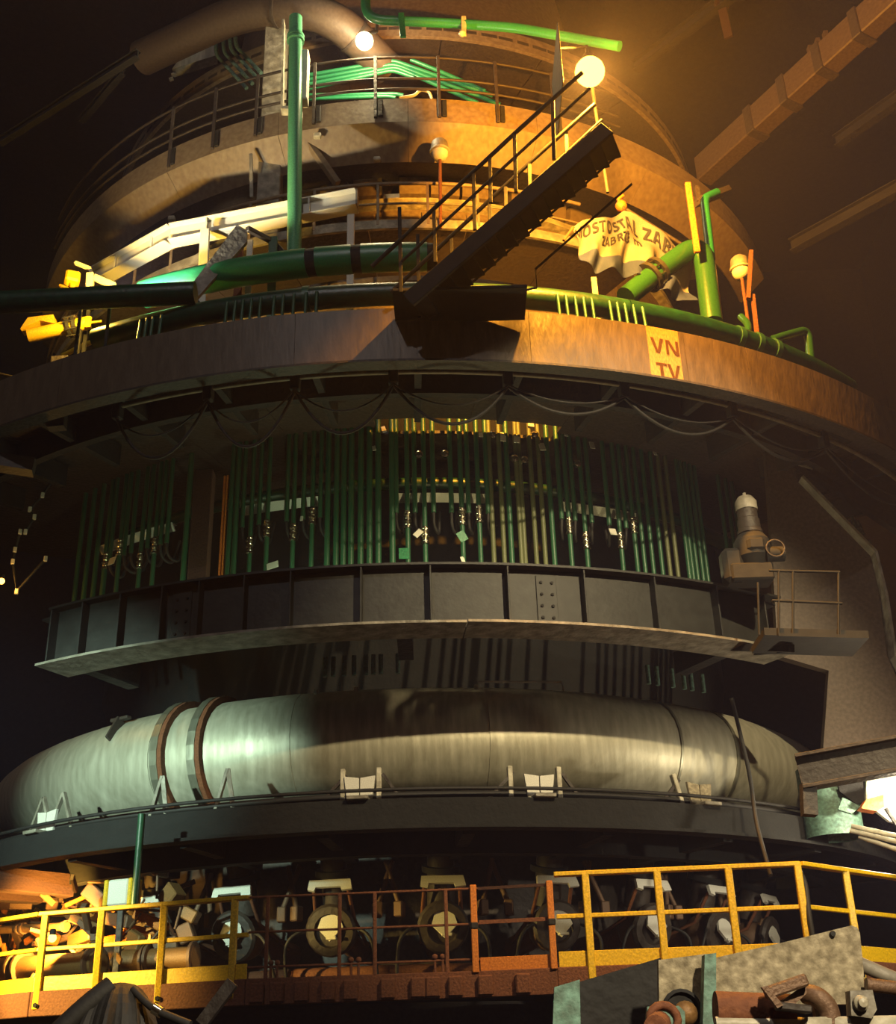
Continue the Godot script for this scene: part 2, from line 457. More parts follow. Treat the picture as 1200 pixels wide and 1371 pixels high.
func shaft() -> void:
	var t := thing("furnace_shell", "dark riveted round furnace body rising behind every pipe and platform", "furnace", Vector3(0, 0, 0))
	put("hearth", Mb.new().ring([Vector2(5.6, 0.0), Vector2(6.4, 0.0), Vector2(6.3, 6.0), Vector2(5.6, 6.0)], -180, 180, 64), mats.dark_steel, t)
	put("bosh", Mb.new().ring([Vector2(5.6, 6.0), Vector2(6.3, 6.0), Vector2(7.7, 10.0), Vector2(7.7, 14.6), Vector2(7.0, 14.6)], -180, 180, 64), mats.shell_black, t)
	put("stack", Mb.new().ring([Vector2(6.9, 14.6), Vector2(7.6, 14.6), Vector2(7.5, 18.0), Vector2(7.5, 20.05), Vector2(6.9, 20.05)], -180, 180, 64), mats.brown_plate, t)
	put("upper_stack", Mb.new().ring([Vector2(6.0, 20.05), Vector2(7.05, 20.05), Vector2(6.4, 24.0), Vector2(5.2, 33.0), Vector2(4.6, 33.0)], -180, 180, 64), mats.brown_plate, t)
	for k in 13:
		var d := -52.0 + k * 8.0
		put("shell_plate", Mb.new().band(7.5, 7.56, 18.0, 19.95, d + 0.3, d + 7.7, 6), mats.brown_plate, t)
	put("hoop", Mb.new().band(7.45, 7.75, 20.05, 20.2, -180, 180, 64), mats.pale_steel, t)
	# cooling plates that stick out above the hoop, dark gaps between some of them
	for d in [-34.0, -28.0, -11.0, -5.0, 3.0, 8.5, 14.0, 23.0, 29.0, 35.0]:
		put("cooling_plate", Mb.new().ring([Vector2(7.0, 20.35), Vector2(7.7, 20.35), Vector2(7.9, 21.5), Vector2(6.9, 21.5)], d - 2.6, d + 2.4, 4), mats.brown_plate, t)

func bustle() -> void:
	var t := thing("bustle_pipe", "big silver clad ring pipe curving round the furnace", "pipe", Vector3(0, 6.0, 0))
	var circ := func(r: float, a0: float, a1: float) -> Array:
		var o := []
		for k in 28: o.append(Vector2(9.0 + r * cos(TAU * k / 28.0), 7.0 + r * sin(TAU * k / 28.0)))
		return o
	var cuts := [-180.0, -100.0, -62.0, -44.5, -37.5, -26.5, -21.8, -10.6, 9.0, 27.0, 38.0, 44.5, 60.0, 100.0, 180.0]
	for i in cuts.size() - 1:
		put("cladding_section", Mb.new().ring(circ.call(1.0 if i % 2 == 0 else 0.994, 0, 0), cuts[i], cuts[i + 1] - 0.03, maxi(4, int((cuts[i + 1] - cuts[i]) / 2.0)), true), mats.cladding, t)
	for d in [-25.3, -20.9]:
		put("collar", Mb.new().ring(circ.call(1.13, 0, 0), d - 0.45, d + 0.45, 2, false), mats.cladding_collar, t)
		put("rust_face", Mb.new().ring(circ.call(1.115, 0, 0), d + 0.45, d + 0.95, 2, false), mats.rust, t)
	put("seam_strap", Mb.new().ring(circ.call(1.012, 0, 0), 38.0, 38.5, 1, true), mats.cladding_collar, t)
	put("seam_strap", Mb.new().ring(circ.call(1.012, 0, 0), 30.0, 30.3, 1, true), mats.cladding_collar, t)
	for d in [-8.92, -4.55, 8.30]: put("lug", Mb.new().box(Transform3D(Basis(Vector3.UP, deg_to_rad(d)), pol(9.45, d, 7.88)), Vector3(0.07, 0.14, 0.07), 0.01), mats.pale_steel, t)
	put("gusset", Mb.new().box(Transform3D(Basis(Vector3.UP, deg_to_rad(-32.5)) * Basis(Vector3.RIGHT, -0.5), pol(9.75, -32.5, 7.6)), Vector3(0.05, 0.5, 0.35), 0.01).box(Transform3D(Basis(Vector3.UP, deg_to_rad(-32.5)), pol(9.7, -32.5, 7.86)), Vector3(0.45, 0.06, 0.12), 0.01), mats.dark_steel, t)
	# platform of plates the pipe stands behind
	var p := thing("bustle_platform", "dark ring platform just below the silver pipe", "platform", Vector3(0, 5.1, 0))
	for k in 14:
		var d := -70.0 + k * 10.0
		put("deck_plate", Mb.new().band(8.6, 11.0, 5.55, 5.62, d, d + 9.9, 6), mats.shell_black, p)
	put("edge_beam", Mb.new().band(10.9, 11.05, 5.15, 5.64, -75, 75, 60), mats.shell_black, p)
	put("edge_lip", Mb.new().band(11.05, 11.2, 5.15, 5.2, -75, 75, 60), mats.shell_black, p)
	put("inner_beam", Mb.new().band(9.5, 9.75, 5.0, 5.55, -75, 75, 60), mats.shell_black, p)
	for k in 12:
		put("cross_beam", Mb.new().bar(pol(8.4, -66 + k * 12, 5.3), pol(10.9, -66 + k * 12, 5.3), 0.2, 0.4), mats.shell_black, p)
	for s in [[10.75, 5.75, 0.05], [10.5, 5.82, 0.04], [10.95, 5.8, 0.03]]:
		put("conduit", Mb.new().tube(arc(s[0], s[1], -70, 70, 60), s[2], 6), mats.rubber, p)
	for s in [-52.0, -45.0, -39.0]:
		put("outrigger", Mb.new().bar(pol(9.6, s, 5.0), pol(12.6, s - 2, 5.05), 0.35, 0.4, Vector3.UP, 0.02), mats.rust_dark, p)
	# props along the platform edge: pointed frames and pale plates
	var spots := [-35.79, -32.93, -21.32, -14.86]
	var where := ["leftmost of the pointed frames at the foot of the silver pipe", "second pointed frame from the left at the foot of the silver pipe", "pointed frame left of the two collars of the silver pipe", "pointed frame right of the two collars of the silver pipe"]
	for i in 4:
		var c := pol(10.75, spots[i], 5.62); var s := Vector3(cos(deg_to_rad(spots[i])), 0, -sin(deg_to_rad(spots[i])))
		var w := 0.34 if i < 2 else 0.2
		tag(put("a_frame_prop", Mb.new().bar(c - s * w, c + Vector3(0, 0.72, 0), 0.07, 0.05).bar(c + s * w * (1.0 if i < 2 else 0.7), c + Vector3(0, 0.72, 0), 0.07, 0.05), mats.grey_steel), where[i], "frame", "pointed frames below the silver pipe")
	var posts := [-4.50, -1.42, 9.80, 14.12, 25.65]
	var pw := ["slim pale upright left of the left saddle plate", "slim pale upright right of the left saddle plate", "slim pale upright left of the middle saddle plate", "slim pale upright right of the middle saddle plate", "slim pale upright tilted beside the right saddle plate"]
	for i in 5:
		var q := thing("stay", pw[i] + " below the silver pipe", "stay", pol(10.75, posts[i], 5.62), "slim uprights below the silver pipe")
		put("upright", Mb.new().box(Transform3D(Basis(Vector3.UP, deg_to_rad(posts[i])) * Basis(Vector3.BACK, 0.25 if i == 4 else 0.0), pol(10.75, posts[i], 5.92)), Vector3(0.08, 0.55, 0.1), 0.01), mats.pale_steel, q)
		put("brace", Mb.new().bar(pol(10.75, posts[i] + 0.3, 6.1), pol(10.75, posts[i] + (2.0 if i % 2 else -2.0), 5.66), 0.05, 0.05), mats.dark_steel, q)
	var plates := [-34.57, -3.02, 12.28, 27.82]
	var lw := ["pale saddle plate between the leftmost pointed frames", "pale saddle plate in two halves under the middle of the silver pipe", "pale worn saddle plate right of centre under the silver pipe", "tan saddle plate near the hanging cable under the silver pipe"]
	for i in 4:
		var q := thing("saddle_plate", lw[i], "plate", pol(10.8, plates[i], 5.62), "saddle plates below the silver pipe")
		for h in [-1.0, 1.0]:
			var x := Transform3D(Basis(Vector3.UP, deg_to_rad(plates[i])), pol(10.8, plates[i], 5.9))
			put("half", Mb.new().prism(PackedVector2Array([Vector2(h * 0.01, -0.22), Vector2(h * 0.2, -0.22), Vector2(h * 0.25, 0.16), Vector2(h * 0.01, 0.13)]), x, 0.05), mats.white_paint if i < 3 else mats.concrete, q)
		put("foot", Mb.new().box(Transform3D(Basis(Vector3.UP, deg_to_rad(plates[i])), pol(11.0, plates[i], 5.66)), Vector3(0.34, 0.06, 0.3), 0.01), mats.grey_steel, q)
	tag(put("hanging_cable", Mb.new().tube(bend([Vector3(5.656, 7.344, 10.128), Vector3(5.734, 6.712, 10.084), Vector3(5.815, 6.033, 10.037), Vector3(5.800, 5.303, 10.046), Vector3(5.745, 4.351, 10.763)], 0.8), 0.035, 6), mats.rubber), "long black cable hanging down in front of the silver pipe's right end", "cable")

# a tuyere stock at angle 0: down leg, elbow, blow pipe, peep cap and its bracket
func tuyere_deck() -> void:
	var t := thing("tuyere_stock", "", "tuyere", Vector3(0, 3.4, 8.0), "tuyere stocks round the furnace hearth")
	put("down_leg", Mb.new().tube([Vector3(0, 6.1, 8.7), Vector3(0, 5.0, 8.3), Vector3(0, 4.4, 8.1)], 0.24, 12), mats.dark_steel, t)
	for k in 2:
		put("leg_flange", Mb.new().lathe([Vector2(0, -0.05), Vector2(0.34, -0.05), Vector2(0.34, 0.05), Vector2(0, 0.05)], frame(Vector3(0, 1.1, 0.4), Vector3(0, 5.0 + k * 0.4, 8.3 + k * 0.15)), 14), mats.dull_black, t)
	put("elbow", Mb.new().ball(Vector3(0, 4.0, 8.1), 0.37), mats.casting, t)
	put("blow_pipe", Mb.new().tube([Vector3(0, 4.0, 8.0), Vector3(0, 3.85, 6.2)], 0.2, 12), mats.rust, t)
	var cap := put("peep_cap", Mb.new().lathe([Vector2(0.42, -0.06), Vector2(0.44, 0.0), Vector2(0.4, 0.06), Vector2(0.28, 0.07), Vector2(0.26, 0.0), Vector2(0, 0.0)], frame(Vector3(0, -0.25, 1), Vector3(0, 4.0, 8.5)), 18), mats.dark_steel, t)
	put("sight_plate", Mb.new().prism(PackedVector2Array([Vector2(0, -0.24), Vector2(0.22, -0.02), Vector2(0.14, 0.24), Vector2(-0.14, 0.24), Vector2(-0.22, -0.02)]), Transform3D(Basis(Vector3.RIGHT, -0.2), Vector3(0.02, 4.04, 8.6)), 0.05).at(Vector3(0.05, 3.86, 8.64), Vector3(0.18, 0.05, 0.1), 0.01), mats.white_paint, cap)
	put("hanger_plate", Mb.new().prism(PackedVector2Array([Vector2(-0.38, -0.07), Vector2(-0.26, -0.1), Vector2(-0.24, -0.03), Vector2(0.2, -0.03), Vector2(0.22, -0.1), Vector2(0.4, -0.08), Vector2(0.36, 0.1), Vector2(-0.36, 0.1)]), Transform3D(Basis(Vector3.RIGHT, -0.3), Vector3(0, 4.72, 8.62)), 0.06), mats.white_paint, t)
	for s in [-1.0, 1.0]:
		put("tie_rod", Mb.new().tube([Vector3(s * 0.3, 4.7, 8.55), Vector3(s * 0.34, 4.2, 8.2), Vector3(s * 0.3, 3.9, 7.0)], 0.035, 6), mats.rust, t)
		put("hose", Mb.new().tube(bend([Vector3(s * 0.25, 4.1, 8.4), Vector3(s * 0.75, 3.9, 8.7), Vector3(s * 0.8, 3.2, 8.4), Vector3(s * 0.6, 3.05, 7.6)], 0.3), 0.03, 6), mats.rubber, t)
		put("valve_block", Mb.new().at(Vector3(s * 0.72, 4.35, 8.1), Vector3(0.16, 0.26, 0.2), 0.02, s * 0.4).tube([Vector3(s * 0.72, 4.4, 8.1), Vector3(s * 0.95, 5.2, 7.9)], 0.05, 6), mats.casting, t)
	put("header", Mb.new().tube([Vector3(-0.9, 3.35, 7.9), Vector3(0.9, 3.35, 7.9)], 0.12, 10), mats.rust, t)
	var names := ["orange lit tuyere stock farthest left behind the yellow railing", "tuyere stock behind the left yellow railing, between its second and third posts", "tuyere stock with white bracket behind the right end of the left yellow railing", "dim round capped tuyere stock behind the rusty railing, left of centre", "round capped tuyere stock in the middle behind the rusty railing", "tuyere stock with white cap behind the gate's right post", "bright white capped tuyere stock behind the right yellow railing's second bay", "bright white tuyere stock behind the right yellow railing's third bay", "tuyere stock behind the last bay of the yellow railing at far right"]
	var turns := [-46.0, -33.5, -20.5, -8.4, 4.5, 18.0, 31.0, 43.0, 56.0]
	for i in 9:
		if i == 4: continue
		round_copy(t, "tuyere_stock", turns[i], names[i])
	t.set_meta("label", names[4])
	t.transform = Transform3D(Basis(Vector3.UP, deg_to_rad(turns[4])), Vector3.ZERO) * t.transform
	# deck plates and edge beam
	var edge := [Vector2(-12.0, 5.5), Vector2(-9.2, 8.4), Vector2(-5.3, 11.15), Vector2(-2.0, 12.25), Vector2(1.22, 12.45), Vector2(2.25, 12.63), Vector2(5.62, 12.93), Vector2(7.42, 11.38), Vector2(11.0, 7.5)]
	var d := thing("tuyere_deck", "rusty deck edge carrying the yellow and rusty railings", "platform", Vector3(0, 2.5, 0))
	for i in edge.size() - 1:
		var a := Vector3(edge[i].x, 0, edge[i].y); var b := Vector3(edge[i + 1].x, 0, edge[i + 1].y)
		var a2 := a.normalized() * 6.6; var b2 := b.normalized() * 6.6
		put("deck_plate", Mb.new().prism(PackedVector2Array([Vector2(a.x, -a.z), Vector2(b.x, -b.z), Vector2(b2.x, -b2.z), Vector2(a2.x, -a2.z)]), Transform3D(Basis(Vector3.RIGHT, -PI / 2), Vector3(0, 2.95, 0)), 0.05), mats.rust_dark, d)
		put("edge_beam", Mb.new().bar(a + Vector3(0, 2.8, 0), b + Vector3(0, 2.8, 0), 0.1, 0.34, Vector3.UP, 0.01), mats.rust, d)
	for q in [Vector2(-1.839, 12.260), Vector2(-1.564, 12.277), Vector2(-1.225, 12.298), Vector2(-0.862, 12.321), Vector2(-0.555, 12.340), Vector2(-0.047, 12.371), Vector2(0.365, 12.397), Vector2(0.566, 12.409), Vector2(0.873, 12.428), Vector2(1.274, 12.459), Vector2(1.778, 12.547)]: put("bracket", Mb.new().at(Vector3(q.x, 2.78, q.y + 0.08), Vector3(0.2, 0.26, 0.12), 0.02), mats.rust, d)
	for q in [Vector2(-1.669, 12.271), Vector2(-1.580, 12.276), Vector2(-0.555, 12.340), Vector2(-0.451, 12.346), Vector2(0.599, 12.411), Vector2(0.704, 12.418)]: put("lashing_pin", Mb.new().tube([Vector3(q.x, 2.9, q.y), Vector3(q.x, 3.15, q.y)], 0.02, 6).ball(Vector3(q.x, 3.17, q.y), 0.04, 8), mats.rust, d)
	# railings
	var left := [Vector2(-9.2, 8.4), Vector2(-5.3, 11.15), Vector2(-2.0, 12.25)]
	railing("yellow railing with toe board on the left, lit orange", left, [3.55, 4.05], [Vector2(-6.952, 9.985), Vector2(-5.209, 11.180), Vector2(-4.283, 11.489), Vector2(-3.298, 11.817), Vector2(-2.215, 12.178)], mats.yellow, 0.085, true, "deck_railing", 0.14)
	railing("thin rusty pipe railing in the dark middle of the deck", [Vector2(-2.0, 12.25), Vector2(1.22, 12.45)], [3.12, 3.58, 4.05], [Vector2(-1.734, 12.267), Vector2(-0.717, 12.330), Vector2(-0.225, 12.360), Vector2(0.768, 12.422)], mats.rust, 0.045, false, "deck_railing", 0.045)
	railing("yellow railing with toe board on the right behind the grey machine", [Vector2(2.28, 12.63), Vector2(5.62, 12.93), Vector2(7.42, 11.38), Vector2(9.2, 9.5)], [3.62, 4.18], [Vector2(2.706, 12.671), Vector2(3.686, 12.758), Vector2(4.649, 12.844), Vector2(5.578, 12.926), Vector2(6.432, 12.231)], mats.yellow, 0.085, true, "deck_railing", 0.14)
	var g := thing("deck_gate", "orange weathered gate between the rusty railing and the right yellow railing", "gate", Vector3(1.7, 2.9, 12.55))
	for q in [Vector2(1.153, 12.444), Vector2(2.205, 12.623)]:
		put("post", Mb.new().at(Vector3(q.x, 3.52, q.y + 0.05), Vector3(0.09, 1.15, 0.07), 0.01), mats.yellow_old, g)
		put("clamp", Mb.new().at(Vector3(q.x, 3.55, q.y + 0.05), Vector3(0.11, 0.1, 0.1), 0.02), mats.black, g)
	var gp := [Vector2(1.220, 12.450), Vector2(2.175, 12.618)]
	put("toe_board", Mb.new().bar(Vector3(gp[0].x, 3.05, gp[0].y), Vector3(gp[1].x, 3.05, gp[1].y), 0.03, 0.18, Vector3.UP, 0.005), mats.yellow_old, g)
	put("mid_bar", Mb.new().bar(Vector3(gp[0].x, 3.6, gp[0].y), Vector3(gp[1].x, 3.6, gp[1].y), 0.03, 0.05), mats.rust, g)
	put("top_bar", Mb.new().bar(Vector3(gp[0].x, 4.05, gp[0].y), Vector3(gp[1].x, 4.05, gp[1].y), 0.03, 0.04), mats.rust_dark, g)

func railing(label: String, line: Array, heights: Array, posts: Array, m: Material, w: float, toe: bool, called: String, top_h: float) -> void:
	var c := Vector2.ZERO
	for q in line: c += q / line.size()
	var t := thing(called, label, "railing", Vector3(c.x, 2.97, c.y), "railings of the furnace deck")
	for k in heights.size():
		for i in line.size() - 1:
			var h: float = heights[k]
			var last := k == heights.size() - 1
			put("top_rail" if last else "mid_rail", Mb.new().bar(Vector3(line[i].x, h, line[i].y), Vector3(line[i + 1].x, h, line[i + 1].y), top_h if last else w * 0.7, w * 0.7, Vector3.UP, 0.008), m, t)
	for q in posts:
		var p := put("post", Mb.new().at(Vector3(q.x, (heights[-1] + 2.72) / 2, q.y + 0.03), Vector3(w * 1.15, heights[-1] - 2.72, w * 0.9), 0.01), m, t)
		if toe: put("bolt", Mb.new().lathe([Vector2(0, 0), Vector2(0.035, 0), Vector2(0.03, 0.03), Vector2(0, 0.03)], frame(Vector3(0, 0, 1), Vector3(q.x, 2.78, q.y + 0.07)), 6), mats.black, p)
	if toe:
		for i in line.size() - 1: put("toe_board", Mb.new().bar(Vector3(line[i].x, 3.07, line[i].y), Vector3(line[i + 1].x, 3.07, line[i + 1].y), 0.02, 0.2, Vector3.UP, 0.005), m, t)

func girder() -> void:
	var t := thing("ring_girder", "dark curved plate girder with upright stiffeners between the silver pipe and the green pipes", "girder", Vector3(0, 8.0, 0))
	var st := [-28.69, -25.42, -21.75, -17.97, -14.80, -11.12, -7.48, -2.14, 3.06, 8.92, 14.92, 20.87, 26.65, 31.54]
	for i in st.size() - 1:
		put("web_panel", Mb.new().band(11.98, 12.02, 8.1, 9.1, st[i], st[i + 1], 5), mats.girder_paint, t)
	for a in st:
		put("stiffener", Mb.new().box(Transform3D(Basis(Vector3.UP, deg_to_rad(a)), pol(12.1, a, 8.6)), Vector3(0.03, 0.98, 0.2), 0.006), mats.girder_paint, t)
	put("top_flange", Mb.new().band(11.8, 12.2, 9.1, 9.14, -29.0, 33.5, 60), mats.girder_paint, t)
	put("bottom_flange", Mb.new().band(11.6, 12.35, 8.06, 8.1, -29.0, 5.6, 36), mats.grey_steel, t)
	put("bottom_flange", Mb.new().band(11.6, 12.37, 8.065, 8.105, 5.7, 33.5, 30), mats.grey_steel, t)
	for k in 7: put("floor_plate", Mb.new().band(10.35, 11.95, 9.06, 9.1, -31.0 + k * 9.3, -21.75 + k * 9.3, 6), mats.dull_black, t)  # added plates, keep lamplight off the top of the silver pipe
	for a in [-16.52, 12.05]:
		var p := put("splice_plate", Mb.new().box(Transform3D(Basis(Vector3.UP, deg_to_rad(a)), pol(12.03, a, 8.58)), Vector3(0.34, 0.85, 0.03), 0.005), mats.girder_paint, t)
		for k in 8:
			var b := Basis(Vector3.UP, deg_to_rad(a))
			put("bolt", Mb.new().lathe([Vector2(0.03, 0), Vector2(0.026, 0.025), Vector2(0, 0.025)], frame(b * Vector3(0, 0, 1), pol(12.045, a, 8.28 + (k / 2) * 0.2) + b * Vector3(-0.09 + (k % 2) * 0.18, 0, 0)), 6), mats.black, p)
	# unseen uplights behind the girder, placed to light the green pipes
	var lamps := [-24.0, -9.0, 5.0, 15.0, 27.0]
	for i in 5:
		var c := pol(11.2, lamps[i], 9.15); var b := Basis(Vector3.UP, deg_to_rad(lamps[i]))
		var o := thing("unseen_tube_light", "unseen tube lamp behind the girder, placed to light the green pipes", "lamp", c, "unseen tube lamps behind the ring girder")
		put("tray", Mb.new().box(Transform3D(b, c), Vector3(0.44, 0.05, 0.12), 0.01), mats.grey_steel, o)
		put("tube", Mb.new().tube([c + b * Vector3(-0.2, 0.06, 0), c + b * Vector3(0.2, 0.06, 0)], 0.025, 8), mats.unseen_tube_glow, o)
		omni("unseen_tube_glow", c + Vector3(0, 0.12, 0), Color(0.9, 1.0, 0.78) if i < 2 else Color(1.0, 0.93, 0.66), UP_E[i], 0.08)
	for i in 3:
		tag(put("girder_bearer", Mb.new().bar(pol(10.4, [-27.0, 1.0, 29.0][i], 8.3), pol(12.0, [-27.0, 1.0, 29.0][i], 8.3), 0.25, 0.4), mats.black), ["dark bearer under the left end of the curved girder", "dark bearer under the middle of the curved girder", "dark bearer under the right end of the curved girder"][i], "bearer", "bearers under the ring girder")

const UP_E := [1.1, 1.8, 2.0, 1.9, 1.1]

func cooling_pipes() -> void:
	var grp := "upright green cooling pipes behind the girder"
	# [angle, bottom, top, radius, valve height or 0]
	var rows := []
	var low := 9.0
	var valves := [11.033, 11.222, 10.797, 11.026, 10.627, 10.913, 10.772, 11.065, 10.878, 10.559, 10.938, 10.994, 10.901, 10.634, 10.737, 11.108]
	var vang := [-35.42, -33.21, -29.85, -27.84, -15.70, -13.81, -10.88, -8.83, 1.27, 3.06, 6.98, 8.80, 18.74, 20.60, 24.87, 26.73]
	for i in 16: rows.append([vang[i], low, 13.6, 0.045, valves[i]])
	for a in [-34.76, -32.46, -31.36, -28.93, -27.06, -26.21, -16.71, -14.79, -11.65, -9.83, -7.96, 0.11, 2.06, 4.02, 5.90, 7.72, 9.79, 17.93, 19.51, 21.49, 23.62, 25.74]: rows.append([a, 11.05, 13.6, 0.045, 0.0])
	for a in [-23.64, -18.13, -17.51, -7.16, -6.22, -5.44, -4.66, -3.65, -2.72, -1.79, -0.33]: rows.append([a, low, 13.6, 0.055, 0.0])
	for a in [10.19, 11.30, 12.10, 13.15, 13.55, 14.78, 15.77, 16.77]: rows.append([a, low, 13.6, 0.045 if int(a * 10.0) % 2 else 0.055, 0.0, 1] if int(a * 7.0) % 3 else [a, low, 13.6, 0.05, 0.0])
	for a in [27.71, 28.83, 30.08, 31.15, 32.26, 33.97, 34.56, 35.28, 36.14, 36.90]: rows.append([a, low, 13.6, 0.045, 0.0, 1] if a < 33.0 and int(a * 5.0) % 2 else [a, low, 13.6, 0.045, 0.0])
	for a in [41.11, 42.63, 43.91]: rows.append([a, 11.1, 13.0, 0.045, 0.0])
	for a in [-40.79, -38.92, -37.18, -35.54]: rows.append([a, low, 13.0, 0.05, 0.0])
	for r in rows:
		var zone: String
		var kind: String
		if r[4] > 0.0 or r[1] > 10.0:
			zone = "at the leftmost hose bar" if r[0] < -22.0 else ("at the hose bar right of the brown post" if r[0] < -4.0 else ("at the long level hose bar in the middle" if r[0] < 14.0 else ("at the rightmost hose bar" if r[0] < 34.0 else "beside the grey actuator")))
			kind = "green pipe with chrome union" if r[4] > 0.0 else "short green pipe ending above the girder"
		else:
			zone = "left of the brown post" if r[0] < -22.0 else ("just right of the brown post" if r[0] < -15.0 else ("between the second and third hose bars" if r[0] < 2.0 else ("between the third and rightmost hose bars" if r[0] < 20.0 else "right of the rightmost hose bar")))
			kind = "plain upright olive grey pipe" if r.size() > 5 else "plain upright green pipe"
		var t := thing("cooling_pipe", kind + " " + zone, "pipe", pol(10.0, r[0], r[1]), ("chrome union pipes " if r[4] > 0.0 else ("short pipes " if r[1] > 10.0 else ("olive pipes " if r.size() > 5 else "plain green pipes "))) + zone)
		put("pipe", Mb.new().tube([pol(10.0, r[0], r[1]), pol(10.0, r[0], r[2])], r[3], 8), mats.olive_pipe if r.size() > 5 else mats.pipe_green, t)
		if r[4] > 0.0:
			var o := []
			for k in 6:
				var y := -0.15 + k * 0.06
				for q in [Vector2(0.055, y), Vector2(0.08 if k in [0, 2, 4] else 0.062, y + 0.012), Vector2(0.08 if k in [0, 2, 4] else 0.062, y + 0.04), Vector2(0.055, y + 0.05)]: o.append(q)
			put("union", Mb.new().lathe(o, Transform3D(Basis(), pol(10.0, r[0], r[4])), 8), mats.chrome, t)
		elif r[1] > 10.0:
			put("hose", Mb.new().tube(bend([pol(10.0, r[0], r[1]), pol(9.95, r[0], r[1] - 0.25), pol(9.75, r[0] + 0.6, r[1] - 0.35), pol(9.6, r[0] + 0.8, r[1] + 0.2)], 0.15, 4), 0.03, 6), mats.rubber, t)
	for a in [-19.12, -18.76]: tag(put("copper_pipe", Mb.new().tube([pol(10.0, a, low), pol(10.0, a, 12.2)], 0.025, 6), mats.orange_paint), "thin copper coloured pipe, one of a pair right of the brown post", "pipe", "copper coloured pipe pair")
	tag(put("steel_post", Mb.new().bar(pol(10.6, -19.47, 9.0), pol(10.6, -19.47, 12.0), 0.34, 0.3, Vector3.BACK, 0.01), mats.rust_dark), "square brown steel post standing among the green pipes on the left", "post")
	var bl := ["pale slotted hose bar tilted among the leftmost green pipes", "pale slotted hose bar right of the brown post", "long level hose bar among the middle green pipes", "rightmost pale hose bar, falling to the right"]
	var be := [[-37.49, -25.92, 11.42], [-17.05, -8.23, 11.44], [0.26, 9.67, 11.40], [18.11, 28.17, 11.37]]
	for i in 4:
		var t := thing("hose_bar", bl[i], "bar", pol(9.9, (be[i][0] + be[i][1]) / 2, be[i][2]), "pale hose bars across the green pipes")
		put("angle", Mb.new().ring([Vector2(9.91, be[i][2] + 0.06), Vector2(9.955, be[i][2] + 0.075), Vector2(9.85, be[i][2] - 0.07), Vector2(9.82, be[i][2] - 0.06)], be[i][0], be[i][1], 6), mats.white_paint, t)
		put("lip", Mb.new().band(9.8, 9.94, be[i][2] + 0.06, be[i][2] + 0.07, be[i][0], be[i][1], 6), mats.grey_steel, t)
	var hl := ["dim green ring pipe running level behind the hose bars", "bright edged green ring pipe high behind the upright pipes", "lower green ring pipe stub at the right behind the pipes"]
	tag(put("ring_pipe", Mb.new().tube(arc(9.0, 12.15, -40, 52, 40), 0.12, 8), mats.deep_green), hl[0], "pipe")
	tag(put("ring_pipe", Mb.new().tube(arc(9.0, 14.2, -20, 45, 40), 0.12, 8), mats.pipe_green), hl[1], "pipe")
	tag(put("ring_pipe", Mb.new().tube(arc(9.4, 11.75, 41, 50, 8), 0.16, 8), mats.pipe_green), hl[2], "pipe")
	# paper tags and sheets
	var tags := [[Vector3(-5.620, 10.990, 8.332), 14,13,0.0,"square white tag on the leftmost hose bar's pipes"],[Vector3(-2.247, 10.172, 9.796), 17,11,0.2,"white sheet lying tilted on the girder left of centre"],[Vector3(4.058, 10.905, 9.194), 11,11,0.1,"white square tag under the rightmost hose bar"],[Vector3(-1.254, 12.889, 9.971), 10,6,0.0,"small pale tag high among the pipes left of centre"],[Vector3(-0.202, 12.778, 10.048), 6,12,0.3,"narrow pale tag leaning high in the middle of the pipes"],[Vector3(-0.386, 12.387, 10.043), 5,9,0.2,"tiny pale tag below the narrow leaning one"],[Vector3(2.053, 12.655, 9.838), 8,17,-0.1,"tall orange lit tag, left of the pair among the pipes"],[Vector3(2.309, 12.646, 9.781), 9,17,-0.1,"tall grey tag, right of the pair among the pipes"],[Vector3(2.604, 13.019, 9.707), 9,15,-0.1,"grey tag topmost of the cluster right of centre"],[Vector3(2.792, 12.520, 9.654), 9,14,0.1,"bright orange lit tag lowest of the cluster right of centre"],[Vector3(3.285, 12.883, 9.498), 6,12,-0.1,"small pale tag right of the orange cluster"],[Vector3(3.794, 12.707, 9.306), 8,13,0.0,"pale square tag above the rightmost hose bar"],[Vector3(5.118, 12.849, 8.649), 6,10,0.1,"dim tag at the right end of the pipes"],[Vector3(0.410, 10.613, 10.042), 8,14,-0.7,"cream tag hanging askew at a chrome union"],[Vector3(1.204, 10.086, 9.978), 5,12,0.2,"thin white strip standing on the girder in the middle"],[Vector3(-1.727, 11.047, 9.900), 4,8,0.0,"tiny white tag beside a union left of centre"],[Vector3(0.861, 13.069, 10.013), 8,8,0.2,"small round orange lit tag high in the middle"],[Vector3(1.627, 12.675, 9.917), 6,9,0.0,"dim grey tag left of the tall pair"]]
	for q in tags:
		var c: Vector3 = q[0]
		var s := 0.0132
		tag(put("paper_tag", Mb.new().box(Transform3D(Basis(Vector3.UP, atan2(c.x, c.z)) * Basis(Vector3.BACK, q[3]) * Basis(Vector3.RIGHT, -0.25), c), Vector3(q[1] * s, q[2] * s, 0.012), 0.002), mats.white_paint), q[4], "tag", "paper tags among the cooling pipes")
	var gt := [[Vector3(0.149, 10.221, 10.049), 14,16,0.0,"green tag left of centre just above the girder"],[Vector3(1.206, 10.556, 9.977), 12,15,0.5,"green tag tilted below a chrome union in the middle"]]
	for q in gt:
		var c: Vector3 = q[0]
		tag(put("green_tag", Mb.new().box(Transform3D(Basis(Vector3.UP, atan2(c.x, c.z)) * Basis(Vector3.BACK, q[3]), c), Vector3(q[1] * 0.0132, q[2] * 0.0132, 0.012), 0.002), mats.bright_green), q[4], "tag", "green tags among the cooling pipes")
